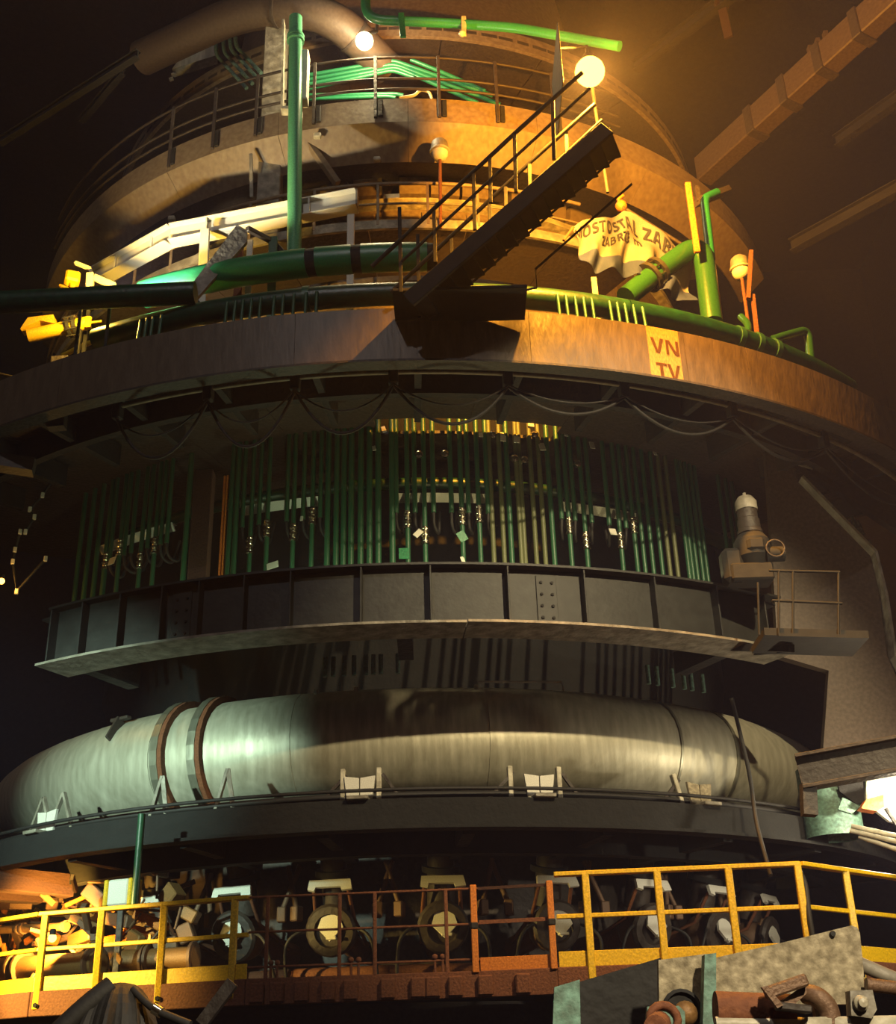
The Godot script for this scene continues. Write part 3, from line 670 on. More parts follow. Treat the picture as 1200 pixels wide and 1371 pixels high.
	var heads := [[Vector3(0.451, 12.218, 10.040), "brass valve knob high left of the middle pipes"],[Vector3(0.939, 12.235, 10.006), "round brass valve knob high in the middle"],[Vector3(2.244, 12.207, 9.796), "pale round valve knob below the tall tags"],[Vector3(2.428, 12.192, 9.752), "half hidden round valve knob right of the pale one"],[Vector3(3.460, 12.243, 9.436), "small yellow lit valve knob right of the tags"],[Vector3(1.855, 12.689, 9.877), "brass valve head left of the tall orange tag"],[Vector3(2.662, 12.764, 9.691), "brass valve head right of the tall grey tag"]]
	for q in heads:
		var c: Vector3 = q[0]
		var x := frame(Vector3(c.x, 0, c.z), c)
		tag(put("valve_knob", Mb.new().lathe([Vector2(0.03, -0.1), Vector2(0.05, -0.04), Vector2(0.075, -0.02), Vector2(0.075, 0.03), Vector2(0.04, 0.05), Vector2(0, 0.05)], x, 10), mats.chrome), q[1], "valve", "small brass valves among the pipes")
	for i in 14:
		var a: float = [-7.18, -6.35, -5.23, -4.26, -3.07, -2.33, -1.59, 0.10, 26.65, 27.79, 29.76, 31.30, 32.35, 33.99][i]
		tag(put("low_stub", Mb.new().tube([pol(10.0, a, 8.0), pol(10.0, a, 8.35)], 0.045, 6), mats.teal), "short blue green pipe end peeping below the girder, in the row " + ("left of centre" if i < 8 else "at right"), "pipe", "pipe ends below the girder, " + ("left row" if i < 8 else "right row"))
	tag(put("frame_bar", Mb.new().tube([Vector3(1.384, 7.772, 10.106), Vector3(2.836, 7.822, 9.798), Vector3(2.864, 7.650, 9.790)], 0.02, 6), mats.grey_steel), "thin bent bar just above the middle of the silver pipe", "bar")
	for a in [4.41, 6.34, 7.13, 7.92, 8.90, 10.33, 20.06]: tag(put("pipe_stub", Mb.new().tube([pol(9.9, a, 13.55), pol(9.9, a, 14.0)], 0.028, 6), mats.yellow), "short yellow lit pipe stub hanging at the top of the middle pipes", "pipe", "short yellow lit pipe stubs")  # yellow of the lamplight put into the stub colour

func upper_platform() -> void:
	var t := thing("upper_platform", "broad smooth orange brown ring fascia above the upright pipes", "platform", Vector3(0, 11.9, 0))
	var cuts := [-62.0, -40.0, -24.0, -6.0, 10.0, 21.6, 27.0, 41.0, 58.0]
	for i in cuts.size() - 1:
		put("fascia_plate", Mb.new().band(13.6, 13.66, 12.0, 13.0, cuts[i] + 0.03, cuts[i + 1], 12), mats.band_plate, t)
	put("edge_flange", Mb.new().band(13.45, 13.72, 11.96, 12.0, -62, 58, 72), mats.dark_steel, t)
	for k in 12:
		put("floor_plate", Mb.new().band(7.75 if k != 6 and k != 7 else 10.3, 13.6, 12.86, 12.92, -62 + k * 10.0, -52.05 + k * 10.0, 6), mats.dark_steel, t)  # inner extent added to keep lamplight off the shell below
	for k in 2: put("floor_plate", Mb.new().band(7.75, 9.72, 12.86, 12.92, -2.0 + k * 10.0, 7.95 + k * 10.0, 6), mats.dark_steel, t)  # added inner plates, the gap left lets lamplight onto the tags
	put("inner_beam", Mb.new().band(12.0, 12.15, 12.3, 12.86, -62, 58, 60), mats.black, t)
	for k in 16: put("cross_beam", Mb.new().bar(pol(11.0, -60 + k * 7.8, 12.6), pol(13.6, -60 + k * 7.8, 12.6), 0.12, 0.45), mats.black, t)
	# yellowish patch with rust lettering
	var p := put("yellowish_patch", Mb.new().band(13.66, 13.668, 12.02, 12.99, 18.65, 21.16, 4), mats.band_patch, t)
	for w in [["VN", 12.62, 24.45], ["TV", 12.14, 24.5]]:
		put("lettering", lettering(w[0], 0.3, func(q: Vector3) -> Vector3: return pol(13.675, 20.02 + rad_to_deg((q.x) / 13.67), w[1] + q.y)), mats.patch_ink, p)
	# support rail for the cables, with clamps, and the cables looping between them
	var r := thing("cable_rail", "thin dim ring rail carrying looped cables just under the fascia", "rail", Vector3(0, 12.2, 0))
	var cl := [-20.78, -13.21, -6.58, 0.58, 8.90, 17.86, 27.38, 37.53, 52.25]
	for i in cl.size() - 1: put("rail", Mb.new().tube(arc(13.0, 12.2, cl[i] + 0.3, cl[i + 1] - 0.3, 10), 0.045, 8), mats.brown_plate, r)
	for a in cl: put("clamp", Mb.new().box(Transform3D(Basis(Vector3.UP, deg_to_rad(a)), pol(13.0, a, 12.12)), Vector3(0.16, 0.34, 0.16), 0.02), mats.black, r)
	for i in cl.size() - 1:
		var drop: float = [0.9, 0.95, 0.85, 0.72, 0.42, 0.5, 0.5, 0.45][i]
		for k in 2:
			tag(put("looped_cable", Mb.new().tube(sag(pol(13.0 + k * 0.05, cl[i], 11.95), pol(13.0 + k * 0.05, cl[i + 1], 11.95), drop * (1.0 if k == 0 else 0.55)), 0.028 if k == 0 else 0.016, 6), mats.rubber), ["deeper", "shallower"][k] + " sagging black cable, loop " + ["first at the far left", "left of the brown post", "left of centre", "just left of the middle", "just right of the middle", "above the rightmost hose bar", "above the grey actuator", "last at the right edge"][i], "cable", "looped cables under the fascia")
	# green ring header lying on the platform with its row of drop pipes
	var h := thing("ring_header", "thick dark green ring pipe lying on top of the brown fascia", "pipe", Vector3(0, 13.5, 0))
	for s in [[-24.0, -6.0], [-5.9, 3.0], [3.1, 19.0], [19.1, 29.5], [29.6, 44.0]]:
		put("pipe_section", Mb.new().tube(arc(12.9, 13.82, s[0], s[1], 14), 0.2, 14), mats.deep_green, h)
	for a in [-5.95, 3.05, 29.55, 31.5, 33.5]: put("pipe_collar", Mb.new().tube(arc(12.9, 13.82, a - 0.25, a + 0.25, 2), 0.225, 14), mats.pipe_green, h)
	for i in 5:
		var us := [[-19.16, -18.61, -18.07, -17.34], [-11.96, -11.29, -10.69, -10.03, -9.32], [-8.27, -7.57, -6.76, -5.84, -5.04], [13.03, 13.68, 14.41, 15.08, 15.75], [17.20, 17.83, 18.47, 19.19, 19.97]][i] as Array
		for a in us: tag(put("drop_pipe", Mb.new().tube([pol(13.1, a, 13.8), pol(13.15, a, 13.3), pol(13.15, a, 12.9)], 0.03, 6), mats.pipe_green), "small green drop pipe below the ring header, in the group " + ["at the far left", "under the grey brace", "under the white beam", "right of the stair foot", "below the banner"][i], "pipe", "drop pipes under the ring header, group %d of five" % (i + 1))
	# goose neck pipe and small pipes on the right
	var g := thing("goose_neck_pipe", "fat green bent pipe rising from the ring header at right", "pipe", Vector3(5.789, 13.996, 11.528))
	var pts := [Vector3(4.330, 14.509, 11.619), Vector3(4.985, 15.215, 11.354), Vector3(5.978, 16.056, 11.205), Vector3(5.913, 14.079, 11.352)]
	put("pipe", Mb.new().tube(bend(pts, 0.6, 8), 0.2, 16), mats.glossy_green, g)
	for k in 2: put("flange", Mb.new().lathe([Vector2(0, -0.04), Vector2(0.3, -0.04), Vector2(0.3, 0.04), Vector2(0, 0.04)], frame(pts[2] - pts[1], pts[1].lerp(pts[2], -0.12 + k * 0.16)), 16), mats.black, g)
	for k in 10:
		var x := frame(pts[2] - pts[1], pts[1].lerp(pts[2], -0.04))
		put("bolt", Mb.new().tube([x * Vector3(0.27 * cos(TAU * k / 10), -0.13, 0.27 * sin(TAU * k / 10)), x * Vector3(0.27 * cos(TAU * k / 10), 0.13, 0.27 * sin(TAU * k / 10))], 0.02, 6), mats.chrome, g)
	tag(put("hook_pipe", Mb.new().tube(bend([Vector3(7.166, 14.073, 10.726), Vector3(7.454, 14.277, 10.529), Vector3(8.074, 14.678, 10.125), Vector3(7.982, 13.834, 10.197)], 0.28, 6), 0.085, 12), mats.glossy_green), "slim shiny green hook shaped pipe at the right end of the ring header", "pipe")
	tag(put("short_bend_pipe", Mb.new().tube(bend([Vector3(6.539, 13.885, 11.120), Vector3(6.682, 14.201, 11.035), Vector3(6.595, 14.528, 10.853)], 0.2, 6), 0.07, 10), mats.glossy_green), "short green pipe bend beside the lantern's foot", "pipe")
	tag(put("orange_post", Mb.new().bar(Vector3(5.741, 15.432, 11.664), Vector3(5.744, 17.072, 11.662), 0.11, 0.08, Vector3.BACK, 0.01), mats.orange_paint), "slim orange post standing behind the goose neck pipe", "post")
	tag(put("riser_pipe", Mb.new().tube(bend([Vector3(6.115, 15.650, 11.131), Vector3(6.167, 17.144, 11.102), Vector3(6.486, 17.434, 10.919)], 0.15, 4), 0.09, 12), mats.bright_green), "bright green riser pipe right of the orange post", "pipe")
	tag(put("riser_bracket", Mb.new().bar(Vector3(6.129, 17.339, 10.780), Vector3(6.840, 17.943, 10.343), 0.3, 0.12, Vector3.UP, 0.01).bar(Vector3(6.145, 17.723, 10.770), Vector3(6.146, 17.346, 10.770), 0.08, 0.08), mats.dark_steel), "dark bracket at the head of the bright green riser", "bracket")
	for i in 2: tag(put("rusty_stake", Mb.new().bar([Vector3(6.819, 14.861, 11.068), Vector3(6.954, 15.943, 10.983)][i], [Vector3(6.769, 13.924, 11.098), Vector3(6.703, 14.730, 11.139)][i], 0.07, 0.07, Vector3.BACK), mats.rust), ["rusty stake right of the lantern, lower piece", "rusty stake right of the lantern, upper piece"][i], "stake")
	lantern("grey capped lantern on a thin pole at the right above the ring header", Vector3(6.810, 15.774, 10.601), Vector3(6.788, 14.328, 10.615), 0.9)
	tag(put("pale_stake", Mb.new().bar(Vector3(3.747, 14.816, 11.820), Vector3(3.758, 14.603, 11.817) * Vector3(1, 0, 1) + Vector3(0, 12.9, 0), 0.1, 0.05, Vector3.BACK), mats.grey_steel), "short pale stake between stair and banner", "stake")
	banner()

func lettering(s: String, size: float, f: Callable) -> Mb:
	var tm := TextMesh.new()
	var fnt := SystemFont.new()
	fnt.font_names = PackedStringArray(["Droid Sans"]); fnt.font_weight = 700
	tm.font = fnt; tm.text = s; tm.font_size = 64; tm.pixel_size = size / 48.0; tm.depth = 0.004
	var a := tm.surface_get_arrays(0)
	var mb := Mb.new()
	var vs: PackedVector3Array = a[Mesh.ARRAY_VERTEX]
	var ix: PackedInt32Array = a[Mesh.ARRAY_INDEX]
	for k in range(0, ix.size(), 3):
		var p: Vector3 = f.call(vs[ix[k]]); var q: Vector3 = f.call(vs[ix[k + 1]]); var r: Vector3 = f.call(vs[ix[k + 2]])
		mb.flat(p, q, r, Vector3(p.x, 0.0, p.z))
	return mb

func lantern(label: String, at: Vector3, foot: Vector3, lit: float) -> void:
	var t := thing("lantern", label, "lamp", foot, "grey capped lanterns on poles")
	put("pole", Mb.new().tube([foot, at + Vector3(0, -0.15, 0)], 0.035, 8), mats.rust, t)
	put("cap", Mb.new().lathe([Vector2(0.2, 0.0), Vector2(0.19, 0.1), Vector2(0.17, 0.25), Vector2(0.1, 0.32), Vector2(0, 0.33)], Transform3D(Basis(), at), 14, true), mats.grey_steel, t)
	put("glass", Mb.new().lathe([Vector2(0, -0.2), Vector2(0.12, -0.18), Vector2(0.17, -0.08), Vector2(0.18, 0.0)], Transform3D(Basis(), at), 14, true), mats.white_paint, t)
	put("collar", Mb.new().lathe([Vector2(0.18, -0.02), Vector2(0.215, -0.01), Vector2(0.215, 0.03), Vector2(0.18, 0.04)], Transform3D(Basis(), at), 14), mats.pale_steel, t)

func cloth_at(u: float, v: float) -> Vector3:   # u to the right, v down
	var tl := Vector3(3.464, 15.995, 11.802); var tm := Vector3(4.560, 16.842, 11.208); var tr := Vector3(5.844, 16.071, 10.823)
	var bl := Vector3(3.558, 15.035, 11.983); var bm := Vector3(4.550, 14.995, 11.535); var br := Vector3(5.654, 14.627, 11.148)
	var top := tl.lerp(tm, u * 2.0) if u < 0.5 else tm.lerp(tr, u * 2.0 - 1.0)
	var bot := bl.lerp(bm, u * 2.0) if u < 0.5 else bm.lerp(br, u * 2.0 - 1.0)
	var p := top.lerp(bot, v)
	var w := 0.09 * sin(u * 26.0 + v * 7.0) * (0.35 + v) + 0.05 * sin(u * 11.0 - v * 9.0) + 0.03 * sin(u * 47.0 + v * 3.0) * v
	return p + Vector3(p.x, 0, p.z).normalized() * w + Vector3(0, 0.05 * sin(u * TAU * 2.0) * (1.0 - v), 0)

func banner() -> void:
	var t := thing("banner", "crumpled white advertising sheet with blue lower stripe tied beside the stair", "banner", cloth_at(0.5, 1.0))
	for part in [["sheet", 0.0, 0.72, "cloth"], ["blue_stripe", 0.72, 1.0, "cloth_blue"]]:
		var mb := Mb.new()
		var nu := 44; var nv := 14
		var nor := func(u: float, v: float) -> Vector3:
			var e := 0.01
			var n := (cloth_at(u + e, v) - cloth_at(u - e, v)).cross(cloth_at(u, v - e) - cloth_at(u, v + e)).normalized()
			return n if n.z > 0.0 else -n
		for i in nu:
			for j in nv:
				var u0 := float(i) / nu; var u1 := float(i + 1) / nu
				var v0 := lerpf(part[1], part[2], float(j) / nv); var v1 := lerpf(part[1], part[2], float(j + 1) / nv)
				var a := cloth_at(u0, v0); var b := cloth_at(u1, v0); var c := cloth_at(u1, v1); var d := cloth_at(u0, v1)
				mb.tri(a, b, c, nor.call(u0, v0), nor.call(u1, v0), nor.call(u1, v1)); mb.tri(a, c, d, nor.call(u0, v0), nor.call(u1, v1), nor.call(u0, v1))
				var k := Vector3(a.x, 0, a.z).normalized() * 0.012
				mb.tri(a - k, b - k, c - k, -nor.call(u0, v0), -nor.call(u1, v0), -nor.call(u1, v1)); mb.tri(a - k, c - k, d - k, -nor.call(u0, v0), -nor.call(u1, v1), -nor.call(u0, v1))
		put(part[0], mb, mats[part[3]], t)
	var on := func(q: Vector3) -> Vector3:
		var p := cloth_at(clampf(0.5 + q.x / 2.45, 0.0, 1.0), 0.2 - q.y / 1.0)
		return p + Vector3(p.x, 0, p.z).normalized() * (0.02 + q.z)
	put("lettering", lettering("MOSTOSTAL ZABRZE", 0.2, on), mats.ink, t)
	var on2 := func(q: Vector3) -> Vector3:
		var p := cloth_at(clampf(0.42 + q.x / 2.4, 0.0, 1.0), 0.42 - q.y / 1.0)
		return p + Vector3(p.x, 0, p.z).normalized() * (0.02 + q.z)
	put("small_lettering", lettering("ZABRZE  m", 0.13, on2), mats.ink, t)
	for c in [[Vector3(3.464, 15.995, 11.802), Vector3(3.255, 15.645, 11.862)], [Vector3(4.560, 16.842, 11.208), Vector3(4.542, 17.164, 11.107)]]: put("tie", Mb.new().tube([c[0], c[1]], 0.03, 6), mats.rust, t)
	tag(put("banner_rail", Mb.new().tube([Vector3(4.616, 16.966, 11.077), Vector3(5.946, 16.197, 10.653)], 0.04, 6), mats.dark_steel), "dark sloping rail behind the top edge of the white sheet", "rail")
	tag(put("torn_rag", Mb.new().ball(Vector3(4.528, 17.013, 11.113), 0.12, 8).tube([Vector3(4.528, 17.013, 11.113), Vector3(4.481, 17.164, 11.132), Vector3(4.584, 17.288, 11.090)], 0.04, 6), mats.orange_paint), "small orange rag at the top of the white sheet", "rag")

func stair() -> void:
	var t := thing("stair", "dark steel stair with handrails climbing right below the orange lamp", "stair", Vector3(1.5, 12.6, 14.2))
	var a := Vector3(0.451, 12.747, 14.500); var b := Vector3(3.583, 14.978, 15.700)
	var h := Vector3(b.x - a.x, 0, b.z - a.z); var run := h.length(); h = h.normalized()
	var o := Vector3(h.z, 0, -h.x) * 0.75          # from the near to the far side
	var up := Vector3.UP
	var on := func(s: float, y: float) -> Vector3: return a + (b - a) * s + up * y     # share of the flight, height over the near edge
	put("stringer", Mb.new().bar(on.call(0.0, -0.2), on.call(1.0, -0.2), 0.06, 0.3, up, 0.008), mats.dull_black, t)
	var x := Transform3D(Basis(h, up, h.cross(up)), a + o)
	var rise := b.y - a.y
	put("stringer", Mb.new().prism(PackedVector2Array([Vector2(0.05, -0.1), Vector2(run, rise - 0.1), Vector2(run + 0.15, rise - 0.75), Vector2(1.85, 0.35), Vector2(1.85, 0.0), Vector2(0.0, 0.0)]), x, 0.06), mats.dull_black, t)
	for k in 17:
		var c: Vector3 = on.call((k + 0.5) / 17.0, -0.12) + o * 0.5
		put("tread", Mb.new().box(Transform3D(Basis(h, up, h.cross(up)), c), Vector3(0.27, 0.04, 0.69), 0.006), mats.dull_black, t)
	put("landing", Mb.new().at(Vector3(1.25, 12.78, 14.02), Vector3(2.1, 0.06, 0.9), 0.01), mats.dull_black, t)
	for side in 2:
		var sh := o * float(side)
		var g := thing("stair_handrail", ["thin steel handrail on the near side of the stair", "thin steel handrail on the far side of the stair, half hidden"][side], "railing", a + sh, "handrails of the dark stair")
		put("top_rail", Mb.new().tube([Vector3(-0.127, 13.320, 14.350) + sh, Vector3(2.203, 15.271, 15.100) + sh, Vector3(3.301, 16.028, 15.600) + sh], 0.035, 8), mats.dull_black, g)
		put("mid_rail", Mb.new().tube([Vector3(0.327, 13.301, 14.450) + sh, Vector3(2.179, 14.782, 15.100) + sh, Vector3(3.394, 15.694, 15.600) + sh], 0.025, 8), mats.dull_black, g)
		var ps := [[Vector3(0.326, 14.394, 14.450), Vector3(0.333, 12.731, 14.450)], [Vector3(0.880, 14.149, 14.650), Vector3(0.881, 13.130, 14.650)], [Vector3(1.528, 14.675, 14.870), Vector3(1.511, 13.567, 14.870)], [Vector3(1.797, 14.897, 14.970), Vector3(1.771, 14.000, 14.970)], [Vector3(2.203, 15.255, 15.100), Vector3(2.167, 14.082, 15.100)], [Vector3(2.822, 15.695, 15.350), Vector3(2.769, 14.493, 15.350)]]
		for q in ps: put("post", Mb.new().bar(q[0] + sh, q[1] + sh, 0.06, 0.05, Vector3.BACK, 0.006), mats.dull_black, g)
	# the sodium lamp: globe on a bent arm from the stair head
	var l := thing("sodium_lamp", "glaring orange globe lamp at the head of the stair", "lamp", LAMP + Vector3(0, -0.24, 0))
	put("globe", Mb.new().ball(LAMP, 0.245, 20), mats.sodium_glow, l)
	put("cap", Mb.new().lathe([Vector2(0.12, 0.2), Vector2(0.14, 0.24), Vector2(0.1, 0.34), Vector2(0, 0.36)], Transform3D(Basis(), LAMP), 14, true), mats.black, l)
	put("arm", Mb.new().tube(bend([LAMP + Vector3(0, 0.34, 0), LAMP + Vector3(0, 0.75, -0.1), LAMP + Vector3(0.3, 0.75, -1.6), LAMP + Vector3(0.4, -1.0, -1.8)], 0.3), 0.03, 8), mats.black, l)
	omni("sodium_light", LAMP, Color(1.0, 0.66, 0.19), SODIUM_E, 0.12)
	put("added_shade", Mb.new().at(LAMP + Vector3(-0.5, 0.1, -0.32), Vector3(0.02, 1.3, 1.35), 0.004), mats.black, l)  # added sheet, throws shade on the left fascia and soffit
	put("added_shade_arm", Mb.new().tube([LAMP + Vector3(0, 0.6, -0.05), LAMP + Vector3(-0.5, 0.6, -0.05)], 0.02, 6), mats.black, l)  # arm carrying the added shade

const SODIUM_E := 380.0

func walkways() -> void:
	# second level: narrow ring walkway with railing
	var t := thing("ring_walkway", "narrow curved walkway with floor and rim above the fat green pipe", "walkway", Vector3(0, 17.6, 0))
	for k in 9: put("floor_plate", Mb.new().band(8.2, 9.9, 17.66, 17.72, -75.0 + k * 12.0, -63.1 + k * 12.0, 6), mats.dark_steel, t)
	put("rim", Mb.new().band(9.85, 9.92, 17.6, 17.82, -75, 33, 50), mats.grey_steel, t)
	var r := thing("ring_railing", "thin curved pipe railing of the narrow walkway", "railing", Vector3(0, 17.7, 0))
	put("top_rail", Mb.new().tube(arc(9.9, 18.78, -72, 24, 50), 0.04, 8), mats.brown_plate, r)
	put("mid_rail", Mb.new().tube(arc(9.9, 18.25, -72, 24, 50), 0.025, 6), mats.brown_plate, r)
	for a in [-36.22, -29.72, -24.05, -18.03, -9.63, -1.80, 4.25, 10.38, 16.09]: put("post", Mb.new().bar(pol(9.9, a, 17.7), pol(9.9, a, 18.78), 0.06, 0.05, Vector3.BACK, 0.006), mats.brown_plate, r)
	var sb := [Vector3(-0.663, 17.328, 10.900), Vector3(-4.536, 17.231, 10.100), Vector3(-6.649, 17.464, 8.400)]
	var up := Vector3(0, 0.2, 0)
	var w := thing("white_beam", "white painted I-beam jutting towards the stair, its end cut square", "beam", sb[0])
	put("beam", Mb.new().ibeam(sb[1] + up, sb[0] + up, 0.3, 0.42, 0.03), mats.white_paint, w)
	put("end_plate", Mb.new().bar(sb[0] + up + Vector3(-0.02, 0, 0), sb[0] + up + Vector3(0.02, 0, 0), 0.26, 0.36), mats.grey_steel, w)
	for k in 2: put("web_stiffener", Mb.new().bar(sb[1].lerp(sb[0], 0.2 + 0.55 * k) + Vector3(0, 0.03, 0.08), sb[1].lerp(sb[0], 0.2 + 0.55 * k) + Vector3(0, 0.38, 0.08), 0.03, 0.13, Vector3.BACK), mats.white_paint, w)
	var y := thing("bent_beam", "yellow lit beam bending down to the far left below the railing", "beam", sb[2])
	put("beam", Mb.new().ibeam(sb[2] + up, sb[1] + up, 0.3, 0.42, 0.03), mats.white_paint, y)
	for k in 2: put("web_stiffener", Mb.new().bar(sb[2].lerp(sb[1], 0.3 + 0.45 * k) + Vector3(0.05, 0.03, 0.1), sb[2].lerp(sb[1], 0.3 + 0.45 * k) + Vector3(0.05, 0.38, 0.1), 0.03, 0.13, Vector3.BACK), mats.white_paint, y)
	var posts := [["white post under the cut end of the white beam", Vector3(-0.771, 17.084, 11.000), Vector3(-0.757, 15.538, 11.200), 0.14, "white_paint"], ["white post with tie band left of the green pole", Vector3(-2.731, 16.539, 11.000), Vector3(-2.651, 15.401, 11.200), 0.12, "white_paint"], ["brown post beside the white post with tie band", Vector3(-2.971, 16.594, 10.800), Vector3(-2.888, 15.520, 11.000), 0.15, "rust"], ["short white post above the fat green pipe at left", Vector3(-3.718, 17.145, 10.600), Vector3(-3.608, 16.186, 10.800), 0.18, "white_paint"], ["green post left of the green pole", Vector3(-2.214, 16.278, 11.400), Vector3(-2.147, 15.159, 11.600), 0.16, "pipe_green"], ["slim grey plate standing left of the grey column", Vector3(-3.061, 19.855, 9.730), Vector3(-3.035, 18.842, 9.528), 0.08, "grey_steel"]]
	for p in posts: tag(put("prop_post", Mb.new().bar(p[1], p[2] if p[4] == "grey_steel" else Vector3(p[2].x, 12.92, p[2].z), p[3], p[3] * 0.6, Vector3.BACK, 0.01), mats[p[4]]), p[0], "post", "short posts below the white beam")
	var d := thing("brace", "broad grey flat brace leaning left across the green pipes", "brace", Vector3(-3.430, 14.189, 12.600))
	put("plate", Mb.new().prism(PackedVector2Array([Vector2(-2.788, 16.105), Vector2(-2.601, 15.960), Vector2(-2.590, 15.703), Vector2(-3.449, 14.456), Vector2(-3.635, 14.626)]), Transform3D(Basis(), Vector3(0, 0, 12.0)), 0.08), mats.grey_steel, d)
	put("shoe", Mb.new().prism(PackedVector2Array([Vector2(-3.720, 14.518), Vector2(-3.562, 14.545), Vector2(-3.015, 13.823), Vector2(-3.116, 13.749), Vector2(-3.312, 13.944), Vector2(-3.705, 14.292)]), Transform3D(Basis(), Vector3(0, 0, 12.2)), 0.2), mats.dark_steel, d)
	put("strut", Mb.new().bar(Vector3(-2.624, 16.109, 11.900), Vector3(-2.269, 16.210, 11.400), 0.1, 0.1, Vector3.UP, 0.01), mats.dark_steel, d)
	tag(put("dark_brace", Mb.new().bar(Vector3(-2.155, 16.219, 11.200), Vector3(-1.752, 15.530, 11.400), 0.16, 0.1), mats.black), "dark short brace at the foot of the green pole", "brace")
	# fat green pipe and the straight pipe coming in from the left
	var g := thing("fat_ring_pipe", "fat green ring pipe with dark joint bands behind the white beam", "pipe", pol(12.2, -15, 14.8))
	var secs := [-22.54, -6.43, -2.57, 3.77]
	for i in 3:
		put("pipe_section", Mb.new().tube(arc(12.2, 15.12, secs[i] + 0.4, secs[i + 1] - 0.4, 14 if i == 0 else 5), 0.27, 16), mats.bright_green, g)
		put("joint_band", Mb.new().tube(arc(12.2, 15.12, secs[i + 1] - 0.45, secs[i + 1] + 0.45, 2), 0.255, 14), mats.black, g)
	tag(put("straight_pipe", Mb.new().tube([Vector3(-7.508, 14.086, 12.600), Vector3(-3.301, 14.113, 12.700)], 0.2, 14), mats.deep_green), "dark straight pipe coming in level from the left edge", "pipe")
	tag(put("upper_conduit", Mb.new().tube(arc(11.6, 15.0, -35, -22, 8), 0.05, 8), mats.yellow), "thin yellow curved bar above the fat green pipe at left", "conduit")
	# green pole with the box beside it, grey column
	var p := thing("green_pole", "tall green pipe lit white on its left side beside the grey column", "pipe", Vector3(-1.877, 15.916, 10.839))
	put("pipe", Mb.new().tube([Vector3(-1.877, 15.916, 10.839), Vector3(-2.031, 22.656, 10.811)], 0.145, 16), mats.pole_green, p)
	put("flange", Mb.new().lathe([Vector2(0.14, -0.08), Vector2(0.19, -0.08), Vector2(0.19, -0.02), Vector2(0.165, 0.0), Vector2(0.19, 0.02), Vector2(0.19, 0.08), Vector2(0.14, 0.08)], Transform3D(Basis(), Vector3(-2.014, 22.034, 10.814)), 16), mats.pole_green, p)
	put("clamp", Mb.new().at(Vector3(-2.071, 20.117, 10.701), Vector3(0.4, 0.12, 0.2), 0.02).at(Vector3(-1.872, 19.870, 10.738), Vector3(0.1, 0.3, 0.1), 0.02), mats.pale_steel, p)
	tag(put("cable_box", Mb.new().at(Vector3(-1.834, 21.062, 10.643), Vector3(0.2, 1.4, 0.3), 0.02), mats.white_paint), "tall narrow white box standing right behind the green pole", "box")
	tag(put("steel_upright", Mb.new().bar(pol(9.6, -16.37, 17.72), pol(9.6, -16.37, 24.8), 0.5, 0.4, Vector3.BACK, 0.02), mats.grey_steel), "square grey steel column behind the green pole", "column")
	tag(put("column_strip", Mb.new().bar(Vector3(-2.405, 23.288, 10.118), Vector3(-2.353, 20.630, 10.130), 0.05, 0.2, Vector3.BACK), mats.pale_steel), "narrow pale ladder stile between column and green pole", "strip")
	tag(put("knee_brace", Mb.new().bar(Vector3(-1.967, 20.330, 9.805), Vector3(-1.201, 19.141, 9.525), 0.16, 0.14, Vector3.UP, 0.01), mats.brown_plate), "brown diagonal knee brace under the upper gallery right of the green pole", "brace")
	lantern("grey capped lantern on a thin pole in front of the yellow lit soffit", Vector3(1.016, 19.274, 10.250), Vector3(0.983, 17.562, 9.901), 0.0)
	# third level: gallery with deep soffit
	var u := thing("upper_gallery", "curved upper gallery with plain fascia and sloping soffit", "platform", Vector3(0, 19.7, 0))
	for k in 9:
		var a := -78.0 + k * 16.0
		put("fascia_plate", Mb.new().band(10.12, 10.2, 20.2, 20.85, a + 0.05, a + 16.0, 10), mats.brown_plate, u)
		put("soffit_plate", Mb.new().ring([Vector2(9.55, 19.66), Vector2(10.2, 20.2), Vector2(10.1, 20.26), Vector2(9.5, 19.72)], a + 0.05, a + 16.0, 10), mats.brown_plate, u)
	put("floor", Mb.new().band(7.2, 10.15, 20.78, 20.84, -78, 66, 50), mats.dark_steel, u)
	for q in [[505, 213], [372, 258], [230, 293], [290, 215], [460, 180]]: put("lug", Mb.new().box(Transform3D(Basis(), px(q)), Vector3(0.16, 0.12, 0.12), 0.02), mats.pale_steel, u)
	var v := thing("gallery_railing", "thin three bar railing of the upper gallery", "railing", Vector3(0, 20.3, 0))
	for h in [22.02, 21.4, 21.1]: put("rail", Mb.new().tube(arc(10.22, h, -60, 30, 40), 0.032, 6), mats.dark_steel, v)
	for a in [-29.59, -22.85, -16.90, -9.43, -1.87, 5.83, 12.97, 20.40]:
		var o := put("post", Mb.new().bar(pol(10.24, a, 20.3), pol(10.24, a, 22.05), 0.07, 0.06, Vector3.BACK, 0.006), mats.dark_steel, v)
		put("socket", Mb.new().box(Transform3D(Basis(Vector3.UP, deg_to_rad(a)), pol(10.24, a + 0.6, 20.55)), Vector3(0.1, 0.45, 0.06), 0.01), mats.black, o)

func px(q: Array) -> Vector3:
	return {505: Vector3(-0.344, 19.726, 9.594), 372: Vector3(-2.523, 19.168, 9.262), 230: Vector3(-5.054, 19.347, 8.279), 290: Vector3(-3.919, 20.170, 9.200), 460: Vector3(-1.590, 19.982, 10.075)}[q[0] if q[0] != 460 else 460]

